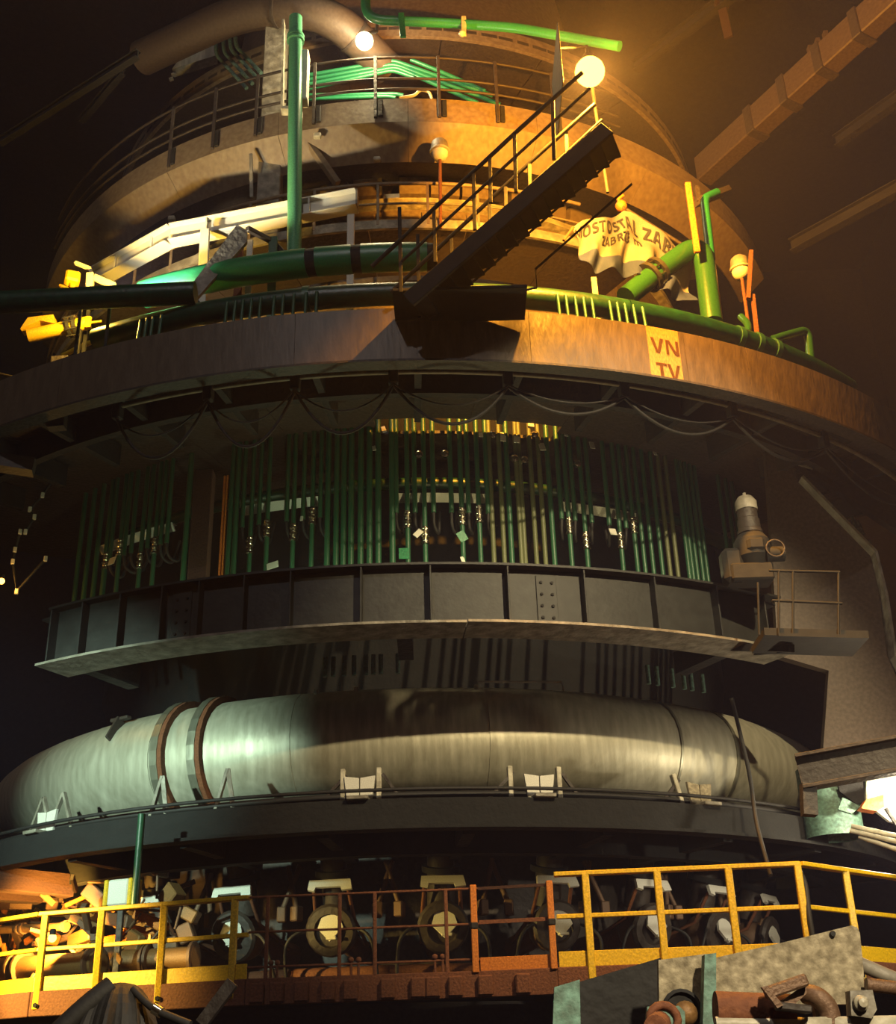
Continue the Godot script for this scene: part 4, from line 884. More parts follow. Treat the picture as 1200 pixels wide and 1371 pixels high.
func top() -> void:
	# white lamp
	var c := Vector3(-0.565, 22.347, 10.400)
	var l := thing("flood_lamp", "bright white lamp hanging below the curved duct at the top", "lamp", c)
	put("bulb", Mb.new().ball(c, 0.2, 16), mats.white_glow, l)
	put("arm", Mb.new().tube([c + Vector3(0, 0.2, 0), c + Vector3(0.25, 0.6, -0.3), c + Vector3(0.25, 1.2, -0.6)], 0.04, 6), mats.black, l)
	omni("flood_lamp_light", c, Color(1.0, 0.9, 0.68), WHITE_E, 0.2)
	# curved duct overhead
	var d := thing("curved_duct", "wide dull brown duct arching over the top of the green pole", "duct", Vector3(-2.159, 24.121, 9.559))
	var path := bend([Vector3(-6.287, 24.770, 7.777), Vector3(-3.419, 24.543, 9.397), Vector3(-1.427, 23.861, 9.898), Vector3(-0.137, 23.273, 8.599)], 1.6, 8)
	put("duct", Mb.new().tube(path, 0.42, 18), mats.bracket_plate, d)
	for k in [8, 17]: put("seam", Mb.new().tube([path[k].lerp(path[k + 1], 0.3), path[k].lerp(path[k + 1], 0.6)], 0.45, 18), mats.dark_steel, d)
	var o := thing("roof_platform", "dark underside of the topmost platform at the upper edge", "platform", Vector3(0, 24.5, 0))
	for k in 10: put("plate", Mb.new().band(6.2, 8.6, 24.6, 24.7, -100.0 + k * 18.0, -82.2 + k * 18.0, 8), mats.dark_steel, o)
	put("rim", Mb.new().band(8.5, 8.6, 24.4, 24.9, -100, 80, 60), mats.brown_plate, o)
	var gp := thing("top_pipe", "bright green pipe with clamps running right towards the orange lamp at the top", "pipe", Vector3(1.561, 21.003, 12.000))
	put("pipe", Mb.new().tube(bend([Vector3(-0.429, 22.443, 12.000), Vector3(-0.411, 21.250, 12.000), Vector3(1.260, 21.078, 12.000), Vector3(2.590, 20.576, 12.300), Vector3(4.478, 19.263, 13.000)], 0.4), 0.1, 12), mats.bright_green, gp)
	put("hanger", Mb.new().bar(Vector3(0.312, 21.223, 12.150), Vector3(0.350, 20.564, 12.150), 0.12, 0.06, Vector3.BACK, 0.01), mats.bright_green, gp)
	put("clamp", Mb.new().bar(Vector3(1.579, 21.088, 12.150), Vector3(1.562, 20.555, 12.150), 0.1, 0.05, Vector3.BACK, 0.01).ball(Vector3(1.532, 20.564, 12.200), 0.07, 8), mats.pale_steel, gp)
	var st := "slanting green pipe behind the upper gallery railing"
	var heads := [[Vector3(-2.019, 23.034, 8.771), Vector3(0.007, 23.187, 9.000), Vector3(2.292, 22.305, 8.703)], [Vector3(-2.016, 22.894, 8.771), Vector3(0.024, 23.070, 9.000), Vector3(2.456, 22.068, 8.658)], [Vector3(-2.013, 22.754, 8.772), Vector3(0.058, 22.976, 9.000), Vector3(1.933, 22.007, 8.790)], [Vector3(-2.010, 22.614, 8.773), Vector3(-0.012, 22.885, 9.000), Vector3(0.486, 22.648, 8.987)], [Vector3(-2.077, 22.426, 8.757), Vector3(0.051, 22.150, 9.000), Vector3(0.221, 22.100, 8.997)], [Vector3(-2.074, 22.310, 8.758), Vector3(-0.121, 22.090, 8.999), Vector3(0.050, 22.037, 9.000)], [Vector3(0.408, 23.204, 8.991), Vector3(1.095, 22.862, 8.933), Vector3(2.122, 22.407, 8.746)]]
	for i in heads.size(): tag(put("slanting_pipe", Mb.new().tube(bend(heads[i], 0.15, 3), 0.05, 8), mats.bright_green), st + ", " + ["topmost of its bundle", "second of its bundle from the top", "third of its bundle from the top", "lowest of the upper bundle", "upper of the low pair", "lower of the low pair", "short one going down to the right"][i], "pipe", "slanting green pipes of the upper gallery")
	for i in 4:
		tag(put("pale_conduit", Mb.new().tube(bend([[Vector3(-4.516, 25.597, 7.785), Vector3(-4.307, 25.589, 7.903), Vector3(-4.119, 25.551, 8.002), Vector3(-3.978, 25.569, 8.073)][i], [Vector3(-4.421, 24.730, 7.839), Vector3(-4.214, 24.704, 7.952), Vector3(-4.032, 24.698, 8.046), Vector3(-3.893, 24.720, 8.114)][i], [Vector3(-3.543, 23.191, 8.273), Vector3(-3.394, 23.265, 8.336), Vector3(-3.286, 23.407, 8.379), Vector3(-3.176, 23.503, 8.421)][i]], 0.2, 4), 0.05, 8), mats.teal), "pale blue green conduit bending down left of the grey column, " + ["outermost", "second", "third", "innermost"][i] + " of four", "conduit", "four pale conduits at upper left")
	var k := thing("shiny_hopper", "shiny metal wedge catching light at the upper left", "hopper", Vector3(-5.300, 24.819, 7.642))
	put("plate", Mb.new().prism(PackedVector2Array([Vector2(-6.131, 26.563), Vector2(-6.061, 26.723), Vector2(-5.401, 27.910), Vector2(-5.041, 28.120), Vector2(-4.980, 27.007)]), Transform3D(Basis(), Vector3(0, 0, 5.5)), 0.3), mats.cladding, k)
	put("rung", Mb.new().bar(Vector3(-6.186, 26.223, 5.600), Vector3(-6.089, 26.273, 5.600), 0.1, 0.05), mats.pale_steel, k)
	put("rung", Mb.new().bar(Vector3(-6.137, 26.382, 5.600), Vector3(-6.040, 26.432, 5.600), 0.1, 0.05), mats.pale_steel, k)
	tag(put("white_hose", Mb.new().tube(bend([Vector3(0.174, 21.062, 9.998), Vector3(0.517, 21.124, 9.987), Vector3(0.618, 21.299, 9.981), Vector3(0.813, 21.262, 9.967), Vector3(0.890, 21.028, 9.960)], 0.15), 0.035, 8), mats.white_paint), "short white hose looped on the upper gallery floor", "hose")

const WHITE_E := 20.0

func right_side() -> void:
	var t := thing("corner_bracket", "large brown cut corner plate column at the right edge with a pale edge strip", "bracket", Vector3(7.446, 6.689, 8.700))
	put("plate", Mb.new().prism(PackedVector2Array([Vector2(7.348, 13.125), Vector2(7.963, 13.414), Vector2(7.847, 12.232), Vector2(9.009, 10.583), Vector2(9.049, 9.841), Vector2(8.977, 8.508), Vector2(9.119, 7.860), Vector2(9.233, 6.684), Vector2(7.502, 6.710), Vector2(7.858, 8.255), Vector2(6.968, 8.571), Vector2(7.213, 11.307)]), Transform3D(Basis(), Vector3(0, 0, 8.5)), 0.2), mats.bracket_plate, t)
	var e := [Vector3(7.783, 12.133, 8.700), Vector3(8.934, 10.499, 8.700), Vector3(8.975, 9.614, 8.700), Vector3(8.930, 8.443, 8.700), Vector3(9.178, 7.798, 8.700)]
	for i in 4: put("edge_strip", Mb.new().bar(e[i] + Vector3(0.12, 0, -0.05), e[i + 1] + Vector3(0.12, 0, -0.05), 0.4, 0.05, Vector3(e[i + 1].y - e[i].y, e[i].x - e[i + 1].x, 0)), mats.grey_steel, t)
	for k in 4: put("rib", Mb.new().bar(Vector3(7.893, 12.839, 8.680) + Vector3(0, -k * 0.12, 0), Vector3(8.188, 12.728, 8.680) + Vector3(0, -k * 0.12, 0), 0.05, 0.03), mats.grey_steel, t)
	put("side_plate", Mb.new().bar(Vector3(8.073, 13.209, 8.300), Vector3(10.534, 11.658, 7.500), 0.15, 1.1), mats.dark_steel, t)
	for i in 3: tag(put("green_stub", Mb.new().tube([[Vector3(9.173, 11.791, 7.600), Vector3(9.246, 11.688, 7.600), Vector3(9.410, 11.235, 7.600)][i], [Vector3(9.259, 11.323, 7.600), Vector3(9.330, 11.386, 7.600), Vector3(9.406, 10.957, 7.600)][i]], 0.05, 8), mats.teal), "short blue green pipe behind the cut corner column, " + ["left", "middle", "right"][i] + " of three", "pipe", "blue green pipe stubs at right")
	var a := thing("actuator", "grey valve actuator with a cream domed cap on top of the girder's right end", "actuator", Vector3(5.895, 9.102, 11.300))
	var c := Vector3(6.052, 10.194, 11.300)
	var up := Transform3D(Basis(), c)
	put("motor", Mb.new().lathe([Vector2(0.21, -0.36), Vector2(0.21, -0.3), Vector2(0.19, -0.28), Vector2(0.19, -0.1), Vector2(0.17, -0.08), Vector2(0.17, 0.1)], up, 16), mats.dark_steel, a)
	put("cap", Mb.new().lathe([Vector2(0.185, 0.08), Vector2(0.185, 0.24), Vector2(0.13, 0.33), Vector2(0.03, 0.36), Vector2(0.03, 0.42), Vector2(0, 0.42)], up, 16, true), mats.grey_steel, a)
	put("gearbox", Mb.new().lathe([Vector2(0.0, -0.95), Vector2(0.2, -0.95), Vector2(0.3, -0.8), Vector2(0.3, -0.5), Vector2(0.22, -0.38), Vector2(0.0, -0.36)], up, 14).at(c + Vector3(0, -0.65, 0.2), Vector3(0.3, 0.24, 0.25), 0.05), mats.dull_black, a)
	put("body", Mb.new().at(c + Vector3(-0.38, -0.95, 0), Vector3(0.36, 0.62, 0.36), 0.08), mats.dull_black, a)
	put("side_drive", Mb.new().tube([c + Vector3(0.2, -0.75, 0.05), c + Vector3(0.5, -0.75, 0.05)], 0.13, 14), mats.dull_black, a)
	put("base", Mb.new().at(c + Vector3(-0.1, -1.1, 0), Vector3(0.7, 0.3, 0.45), 0.03), mats.dull_black, a)
	put("hand_wheel", Mb.new().tube(ringpts(c + Vector3(0.3, -0.75, 0.3), 0.15), 0.018, 6, false, true), mats.dark_steel, a)
	var p := thing("service_platform", "small dark railed service platform at the right end of the girder", "platform", Vector3(6.485, 7.640, 12.000))
	put("floor", Mb.new().bar(Vector3(5.844, 7.849, 11.600), Vector3(7.460, 7.747, 11.600), 0.9, 0.12), mats.dull_black, p)
	for q in [28.5, 31.5]: put("arm", Mb.new().bar(pol(11.7, q, 8.2), Vector3(6.330, 7.674, 11.700), 0.1, 0.12), mats.dull_black, p)
	put("edge", Mb.new().bar(Vector3(6.037, 7.766, 12.100), Vector3(7.325, 7.689, 12.100), 0.05, 0.05), mats.dull_black, p)
	for q in [[Vector3(6.049, 8.846, 12.100), Vector3(7.170, 8.784, 12.100)], [Vector3(6.025, 8.338, 12.100), Vector3(7.117, 8.253, 12.100)]]: put("rail", Mb.new().tube([q[0], q[1]], 0.022, 6), mats.dull_black, p)
	for q in [[Vector3(5.844, 8.648, 12.100), Vector3(5.748, 7.775, 12.100)], [Vector3(6.203, 8.841, 12.100), Vector3(6.049, 7.766, 12.100)], [Vector3(6.429, 8.834, 12.100), Vector3(6.268, 7.759, 12.100)], [Vector3(7.147, 8.785, 12.100), Vector3(6.970, 7.712, 12.100)]]: put("post", Mb.new().tube([q[0], q[1]], 0.02, 6), mats.dull_black, p)
	var b := thing("crane_beam", "dark I-beam entering from the right edge in front of the lit plates", "beam", Vector3(6.103, 5.450, 13.000))
	put("beam", Mb.new().ibeam(Vector3(5.895, 5.497, 12.600), Vector3(8.080, 5.711, 13.200), 0.3, 0.5, 0.05), mats.dark_steel, b)
	put("stub", Mb.new().bar(Vector3(5.998, 5.332, 12.600), Vector3(5.951, 4.889, 12.600), 0.2, 0.2), mats.dark_steel, b)
	# lit corner beyond the beam
	tag(put("end_plate_white", Mb.new().prism(PackedVector2Array([Vector2(8.065, 6.203), Vector2(8.991, 6.305), Vector2(8.795, 5.290), Vector2(8.312, 5.430), Vector2(7.961, 5.757)]), Transform3D(Basis(), Vector3(0, 0, 9.0)), 0.1), mats.white_paint), "glaring white plate at the right edge below the dark beam", "plate")
	tag(put("curved_shell", Mb.new().lathe([Vector2(0.5, -0.7), Vector2(0.5, 0.5)], Transform3D(Basis(), Vector3(7.485, 5.945, 8.600)), 18), mats.teal), "pale green curved shell just right of the dark beam's end", "shell")
	tag(put("green_plate", Mb.new().prism(PackedVector2Array([Vector2(7.467, 5.776), Vector2(7.742, 5.618), Vector2(7.571, 5.498), Vector2(7.359, 5.579)]), Transform3D(Basis(), Vector3(0, 0, 9.4)), 0.06), mats.teal), "small pale green plate below the curved shell", "plate")
	tag(put("dark_plate", Mb.new().prism(PackedVector2Array([Vector2(7.488, 6.021), Vector2(7.925, 6.110), Vector2(7.889, 5.755), Vector2(7.762, 5.683), Vector2(7.496, 5.919)]), Transform3D(Basis(), Vector3(0, 0, 9.2)), 0.06), mats.black), "dark plate between the curved shell and the orange cover", "plate")
	tag(put("orange_cover", Mb.new().prism(PackedVector2Array([Vector2(7.676, 5.549), Vector2(7.801, 5.695), Vector2(8.089, 5.761), Vector2(8.066, 5.563), Vector2(7.941, 5.492)]), Transform3D(Basis(), Vector3(0, 0, 9.5)), 0.25), mats.orange_paint), "orange cover in front of the glaring white plate", "cover")
	for i in 3: tag(put("cable_run", Mb.new().tube([[Vector3(7.219, 5.122, 10.400), Vector3(7.152, 5.035, 10.500), Vector3(7.277, 4.939, 10.500)][i], [Vector3(7.997, 4.877, 10.600), Vector3(7.907, 4.753, 10.800), Vector3(7.882, 4.618, 10.800)][i]], 0.04, 6), mats.pale_steel), "shiny cable run slanting down at the right edge, " + ["upper", "middle", "lower"][i] + " of three", "cable", "shiny cable runs at the right edge")
	tag(put("stick", Mb.new().bar(Vector3(7.883, 5.426, 10.200), Vector3(8.057, 5.064, 10.200), 0.05, 0.05), mats.black), "dark stick leaning before the glaring white plate", "stick")
	var lc := Vector3(8.278, 5.393, 10.300)
	var o := thing("unseen_corner_lamp", "unseen lamp beyond the right edge, placed to light the white plate", "lamp", lc)  # unseen lamp past the right edge, placed for the white plate
	put("bulb", Mb.new().ball(lc, 0.08, 10), mats.unseen_lamp_glow, o)
	put("cap", Mb.new().lathe([Vector2(0.07, 0.05), Vector2(0.05, 0.14), Vector2(0, 0.15)], Transform3D(Basis(), lc), 10), mats.black, o)
	omni("unseen_corner_light", lc, Color(1.0, 0.93, 0.78), CORNER_E, 0.08)
	var dc := [Vector3(6.434, 4.481, 9.531)]
	tag(put("drooping_cable", Mb.new().tube(bend([Vector3(5.657, 4.199, 12.600), Vector3(5.671, 3.973, 12.900), Vector3(5.627, 3.458, 13.000), Vector3(5.639, 3.155, 13.000)], 0.3), 0.04, 8), mats.rubber), "black cable hanging over the corner of the right yellow railing", "cable")

const CORNER_E := 14.0

func ringpts(c: Vector3, r: float) -> Array:
	var p := []
	for k in 16: p.append(c + Vector3(r * cos(TAU * k / 16), r * sin(TAU * k / 16), 0))
	return p

func left_side() -> void:
	# kit at the left end of the ring walkway, yellow lamplight put into its colour
	var k := thing("lit_cabinet", "yellow lit box head and bent bracket at the far left end of the beam", "box", Vector3(-6.181, 15.718, 10.600))
	put("head", Mb.new().at(Vector3(-6.261, 16.057, 10.600), Vector3(0.28, 0.24, 0.3), 0.04, 0.4), mats.yellow, k)
	put("stem", Mb.new().tube([Vector3(-6.251, 15.968, 10.600), Vector3(-6.211, 15.719, 10.600)], 0.06, 8), mats.yellow, k)
	put("bracket", Mb.new().bar(Vector3(-6.204, 16.357, 10.700), Vector3(-5.896, 16.202, 10.700), 0.08, 0.06).bar(Vector3(-5.896, 16.202, 10.700), Vector3(-5.827, 15.951, 10.700), 0.06, 0.06), mats.white_paint, k)
	tag(put("lit_post", Mb.new().bar(Vector3(-5.850, 16.020, 10.800), Vector3(-5.796, 15.336, 10.800), 0.14, 0.1, Vector3.BACK, 0.01), mats.white_paint), "glaring pale post beside the yellow lit box head", "post")
	tag(put("stand_post", Mb.new().bar(Vector3(-5.798, 15.353, 10.800), Vector3(-5.798, 15.353, 10.800) * Vector3(1, 0, 1) + Vector3(0, 12.9, 0), 0.06, 0.06, Vector3.BACK), mats.shell_black), "thin black stand below the glaring pale post at the far left", "post")
	tag(put("lit_strut", Mb.new().bar(Vector3(-5.768, 15.928, 10.800), Vector3(-5.342, 15.702, 10.800), 0.1, 0.12, Vector3.UP, 0.01), mats.white_paint), "glaring pale strut slanting right from the lit post", "strut")
	tag(put("lit_rail", Mb.new().bar(Vector3(-6.569, 15.803, 10.600), Vector3(-6.221, 15.684, 10.600), 0.06, 0.05).bar(Vector3(-6.493, 15.906, 10.600), Vector3(-6.214, 15.754, 10.600), 0.06, 0.05), mats.yellow), "pair of short yellow bars at the far left below the lit box head", "bar")
	var p := thing("lit_pipe", "short yellow lit pipe end with a bolted flange below the straight dark pipe", "pipe", Vector3(-6.221, 14.535, 11.000))
	var a := Vector3(-6.802, 14.473, 11.000); var b := Vector3(-5.680, 14.733, 11.000)
	put("pipe", Mb.new().tube([a, b], 0.13, 14), mats.yellow, p)
	for q in [0.66, 0.76]: put("flange", Mb.new().lathe([Vector2(0, -0.03), Vector2(0.2, -0.03), Vector2(0.2, 0.03), Vector2(0, 0.03)], frame(b - a, a.lerp(b, q)), 12), mats.black, p)
	for i in 8:
		var x := frame(b - a, a.lerp(b, 0.71))
		put("bolt", Mb.new().tube([x * Vector3(0.19 * cos(TAU * i / 8), -0.12, 0.19 * sin(TAU * i / 8)), x * Vector3(0.19 * cos(TAU * i / 8), 0.12, 0.19 * sin(TAU * i / 8))], 0.022, 6), mats.chrome, p)
	put("saddle", Mb.new().bar(a.lerp(b, 0.85), a.lerp(b, 0.85) * Vector3(1, 0, 1) + Vector3(0, 12.9, 0), 0.08, 0.08, Vector3.BACK), mats.black, p)
	put("lever", Mb.new().at(Vector3(-5.675, 14.682, 11.100), Vector3(0.12, 0.24, 0.06), 0.02).bar(Vector3(-5.617, 14.663, 11.100), Vector3(-5.424, 14.690, 11.100), 0.03, 0.03), mats.yellow, p)
	tag(put("lit_hood", Mb.new().prism(PackedVector2Array([Vector2(-6.925, 14.560), Vector2(-6.815, 14.808), Vector2(-6.341, 14.858), Vector2(-6.290, 14.655), Vector2(-6.581, 14.732)]), Transform3D(Basis(), Vector3(0, 0, 11.0)), 0.25), mats.yellow), "yellow lit bent sheet over the short pipe end at the far left", "sheet")
	var lc := Vector3(-5.517, 14.553, 11.900)
	var o := thing("unseen_pipe_lamp", "unseen yellow lamp behind the straight dark pipe, placed to light the kit at left", "lamp", lc)  # unseen lamp, placed to light the kit and beam at left
	put("bulb", Mb.new().ball(lc, 0.07, 10), mats.sodium_glow, o)
	put("base", Mb.new().lathe([Vector2(0.06, 0.04), Vector2(0.06, 0.12), Vector2(0, 0.13)], Transform3D(Basis(), lc), 10), mats.black, o)
	put("stand", Mb.new().bar(lc + Vector3(0, 0.1, 0.1), Vector3(lc.x, 12.9, lc.z + 0.1), 0.05, 0.05, Vector3.BACK).bar(lc + Vector3(0, 0.1, 0.1), lc + Vector3(0, 0.1, 0), 0.04, 0.04), mats.black, o)
	omni("unseen_pipe_lamp_light", lc, Color(1.0, 0.78, 0.3), 11.0, 0.07)
	spot("unseen_pipe_lamp_beam", lc + Vector3(0.05, 0.1, -0.05), Vector3(-4.5, 18.2, 9.5), Color(1.0, 0.78, 0.3), PIPE_LAMP_E, 50.0, 0.07)
	var wc := Vector3(-4.907, 14.368, 12.200)
	var wo := thing("unseen_beam_lamp", "unseen white lamp behind the straight dark pipe, placed to light beam and pole", "lamp", wc)  # unseen lamp, placed to light the white beam and green pole
	put("bulb", Mb.new().ball(wc, 0.07, 10), mats.unseen_lamp_glow, wo)
	put("base", Mb.new().lathe([Vector2(0.06, 0.04), Vector2(0.06, 0.12), Vector2(0, 0.13)], Transform3D(Basis(), wc), 10), mats.black, wo)
	put("stand", Mb.new().bar(wc + Vector3(0, 0.1, 0.08), Vector3(wc.x, 12.9, wc.z + 0.08), 0.05, 0.05, Vector3.BACK).bar(wc + Vector3(0, 0.1, 0.08), wc + Vector3(0, 0.1, 0), 0.04, 0.04), mats.black, wo)
	spot("unseen_beam_lamp_light", wc + Vector3(0.05, 0.1, -0.05), Vector3(-2.2, 19.4, 10.0), Color(1.0, 0.97, 0.84), BEAM_E, 46.0, 0.07)
	# dark side platform
	var s := thing("side_platform", "dark side platform with railing at the left edge", "platform", Vector3(-6.560, 12.696, 11.000))
	put("beam", Mb.new().bar(Vector3(-7.778, 13.066, 11.500), Vector3(-6.078, 12.742, 11.000), 0.3, 0.34), mats.dark_steel, s)
	put("post", Mb.new().bar(Vector3(-6.055, 13.825, 11.200), Vector3(-5.973, 12.348, 11.200), 0.3, 0.2, Vector3.BACK), mats.dark_steel, s)
	put("lower_beam", Mb.new().bar(Vector3(-7.577, 11.700, 11.500), Vector3(-6.282, 11.578, 11.200), 0.3, 0.25), mats.dark_steel, s)
	for q in [[Vector3(-7.572, 13.497, 11.500), Vector3(-6.043, 13.218, 11.200)], [Vector3(-7.527, 13.182, 11.500), Vector3(-6.012, 12.935, 11.200)]]: put("rail", Mb.new().tube([q[0], q[1]], 0.025, 6), mats.dark_steel, s)
	# lamp placed to light pale bits that stand for glimmers at the left edge
	var ec := Vector3(-7.463, 10.356, 9.000)
	var el := thing("edge_lamp", "tiny orange lamp placed at the left edge to light the pale bits", "lamp", ec)
	put("bulb", Mb.new().ball(ec, 0.06, 10), mats.sodium_glow, el)
	put("base", Mb.new().lathe([Vector2(0.05, 0.04), Vector2(0.05, 0.12), Vector2(0, 0.13)], Transform3D(Basis(), ec), 10), mats.black, el)
	omni("edge_lamp_light", ec + Vector3(0, 0, 0), Color(1.0, 0.72, 0.3), 1.2, 0.06)
	var cp := [Vector3(-7.047, 12.334, 8.600), Vector3(-7.262, 12.031, 8.600), Vector3(-7.154, 11.865, 8.600), Vector3(-7.291, 11.548, 8.600), Vector3(-7.393, 11.551, 8.600), Vector3(-7.448, 11.172, 8.600), Vector3(-7.459, 10.921, 8.600), Vector3(-6.830, 10.963, 8.600), Vector3(-7.309, 10.298, 8.600)]
	for q in cp: tag(put("glimmer_bit", Mb.new().at(q, Vector3(0.07, 0.11, 0.06), 0.01, 0.4), mats.white_paint), "tiny pale bit standing for an orange glimmer at the left edge", "clip", "glimmer bits at the left edge")
	tag(put("added_cable", Mb.new().tube([Vector3(-6.837, 12.785, 8.580), Vector3(-7.054, 12.344, 8.580), Vector3(-7.269, 12.040, 8.580), Vector3(-7.161, 11.874, 8.580), Vector3(-7.299, 11.557, 8.580), Vector3(-7.401, 11.560, 8.580), Vector3(-7.455, 11.181, 8.580), Vector3(-7.467, 10.929, 8.580), Vector3(-7.317, 10.306, 8.580), Vector3(-6.837, 10.972, 8.580)], 0.03, 6), mats.rubber), "added dark cable carrying the tiny pale bits at the left edge", "cable")  # added cable that ties the pale bits together
	# lower left: lamp placed to light the tuyere gear, green pipe and white box
	var c := Vector3(-5.836, 3.964, 8.849)
	var h := thing("hearth_lamp", "small glaring lamp placed at lower left to light the gear orange", "lamp", c)
	put("bulb", Mb.new().ball(c, 0.07, 10), mats.sodium_glow, h)
	put("base", Mb.new().lathe([Vector2(0.05, 0.05), Vector2(0.05, 0.14), Vector2(0, 0.15)], Transform3D(Basis(), c), 10), mats.black, h)
	spot("hearth_light", c + Vector3(-0.05, 0.02, -0.08), Vector3(-7.0, 4.3, 5.0), Color(1.0, 0.74, 0.3), HEARTH_E, 68.0, 0.07)
	var c2 := Vector3(-8.6, 4.4, 13.4)
	var h2 := thing("unseen_rail_lamp", "unseen lamp beyond the left edge, placed to light the yellow railing", "lamp", c2)  # unseen lamp past the left edge, placed to light the railing
	put("bulb", Mb.new().ball(c2, 0.1, 10), mats.sodium_glow, h2)
	put("base", Mb.new().lathe([Vector2(0.07, 0.07), Vector2(0.07, 0.16), Vector2(0, 0.17)], Transform3D(Basis(), c2), 10), mats.black, h2)
	spot("unseen_rail_light", c2 + Vector3(0.16, -0.03, -0.12), Vector3(-4.9, 3.3, 11.2), Color(1.0, 0.85, 0.45), RAIL_E, 20.0, 0.1, 0.6)
	tag(put("down_pipe", Mb.new().tube([Vector3(-3.846, 5.440, 11.400), Vector3(-3.849, 4.106, 11.400)], 0.055, 10), mats.pipe_green), "thin green pipe dropping past the white box at lower left", "pipe")
	var w := thing("white_box", "white control box with yellow sides behind the left yellow railing", "box", Vector3(-4.565, 4.389, 9.345))
	var bx := Vector3(-4.598, 4.581, 9.328)
	put("case", Mb.new().at(bx, Vector3(0.4, 0.42, 0.3), 0.03, -0.35), mats.white_paint, w)
	put("foot", Mb.new().at(bx * Vector3(1, 0, 1) + Vector3(0, (bx.y + 2.8) / 2, 0), Vector3(0.1, bx.y - 2.9, 0.1), 0.01), mats.dark_steel, w)
	for q in [-1.0, 1.0]: put("side_cover", Mb.new().at(bx + Vector3(q * 0.22, 0, q * 0.08), Vector3(0.08, 0.43, 0.32), 0.02, -0.35), mats.yellow, w)
	# orange lit gear: beams, blocks and rods between the tuyere stocks at left
	var rng := RandomNumberGenerator.new(); rng.seed = 11
	var gear := [[30,1235,50,22],[70,1195,60,20],[40,1170,40,16],[110,1255,70,22],[20,1215,36,24],[95,1225,44,16],[130,1200,40,26],[60,1250,50,18],[10,1180,30,20],[115,1290,60,26],[30,1295,60,30],[160,1232,60,20],[200,1232,50,16],[85,1165,40,14],[140,1170,34,16],[180,1265,40,40],[220,1270,40,30],[20,1255,34,18],[230,1200,30,30],[215,1168,24,14],[255,1225,24,20],[250,1250,22,30]]
	var pos := [Vector3(-7.343, 4.579, 6.027), Vector3(-6.562, 4.986, 6.870), Vector3(-7.284, 5.459, 6.098), Vector3(-5.713, 4.102, 7.590), Vector3(-7.668, 4.912, 5.609), Vector3(-6.027, 4.518, 7.343), Vector3(-5.464, 4.767, 7.772), Vector3(-6.643, 4.276, 6.791), Vector3(-8.125, 5.515, 4.923), Vector3(-5.573, 3.656, 7.694), Vector3(-7.177, 3.759, 6.224), Vector3(-4.936, 4.308, 8.117), Vector3(-4.335, 4.252, 8.453), Vector3(-6.330, 5.349, 7.084), Vector3(-5.344, 5.136, 7.855), Vector3(-4.592, 3.875, 8.316), Vector3(-4.009, 3.770, 8.613), Vector3(-7.537, 4.340, 5.783), Vector3(-3.936, 4.606, 8.646), Vector3(-4.184, 5.026, 8.529), Vector3(-3.563, 4.272, 8.806), Vector3(-3.611, 3.978, 8.787)]
	for i in gear.size():
		var tl := rng.randf_range(-0.9, 0.9)
		var x := Transform3D(Basis(Vector3.UP, atan2(pos[i].x, pos[i].z) + rng.randf_range(-0.5, 0.5)) * Basis(Vector3.BACK, tl), pos[i])
		var sz := Vector3(gear[i][2] * 0.0118, gear[i][3] * 0.0105, rng.randf_range(0.12, 0.3))
		var g := thing("gear_block", "", "block", pos[i] - Vector3(0, sz.y / 2, 0), "rusty blocks and brackets between the left tuyere stocks")
		g.set_meta("label", "rusty block or bracket crammed between the orange lit tuyere stocks at lower left")
		put("block", Mb.new().box(x, sz, 0.02), mats[["gear_brown", "casting", "yellow_old", "gear_brown", "grey_steel"][i % 5]], g)
		put("rod", Mb.new().tube([x * Vector3(-sz.x * 0.5, sz.y * 0.4, sz.z * 0.5), x * Vector3(sz.x * 0.3, sz.y * 1.3, sz.z * 0.6)], 0.025, 6), mats.casting, g)
	for i in 3:
		var p0: Vector3 = [Vector3(-7.499, 3.626, 7.206), Vector3(-4.683, 3.589, 8.609), Vector3(-7.386, 4.335, 7.035)][i]
		var p1: Vector3 = [Vector3(-5.015, 3.540, 8.882), Vector3(-3.422, 3.590, 8.862), Vector3(-5.832, 4.234, 8.123)][i]
		var r: float = [0.2, 0.18, 0.07][i]
		var hp := thing("hearth_pipe", ["fat rusty pipe lying level at the lower left corner", "fat rusty pipe lying level behind the left railing's middle", "thin rusty pipe across the orange lit gear at the left"][i], "pipe", (p0 + p1) / 2 - Vector3(0, r, 0), "rusty level pipes of the hearth")
		put("pipe", Mb.new().tube([p0, p1], r, 14), mats.gear_brown, hp)
		for q in [0.3, 0.36, 0.97]: put("flange", Mb.new().lathe([Vector2(0, -0.025), Vector2(r * 1.45, -0.025), Vector2(r * 1.45, 0.025), Vector2(0, 0.025)], frame(p1 - p0, p0.lerp(p1, q)), 14), mats.casting, hp)
	for i in 80:
		var c3 := pol(rng.randf_range(8.6, 10.4), rng.randf_range(-58.0, -26.0), rng.randf_range(3.2, 4.9))
		var dir := Vector3(rng.randf_range(-1, 1), rng.randf_range(-0.8, 0.8), rng.randf_range(-0.3, 0.5)).normalized()
		tag(put("gear_rod", Mb.new().bar(c3, c3 + dir * rng.randf_range(0.2, 0.6), rng.randf_range(0.04, 0.12), rng.randf_range(0.05, 0.14), Vector3.UP, 0.01), mats[["gear_brown", "casting", "yellow_old"][i % 3]]), "rusty rod or strap sticking out of the orange lit gear at lower left", "rod", "rods and straps in the gear at lower left")

const BEAM_E := 42.0
const PIPE_LAMP_E := 42.0
const HEARTH_E := 45.0
const RAIL_E := 150.0

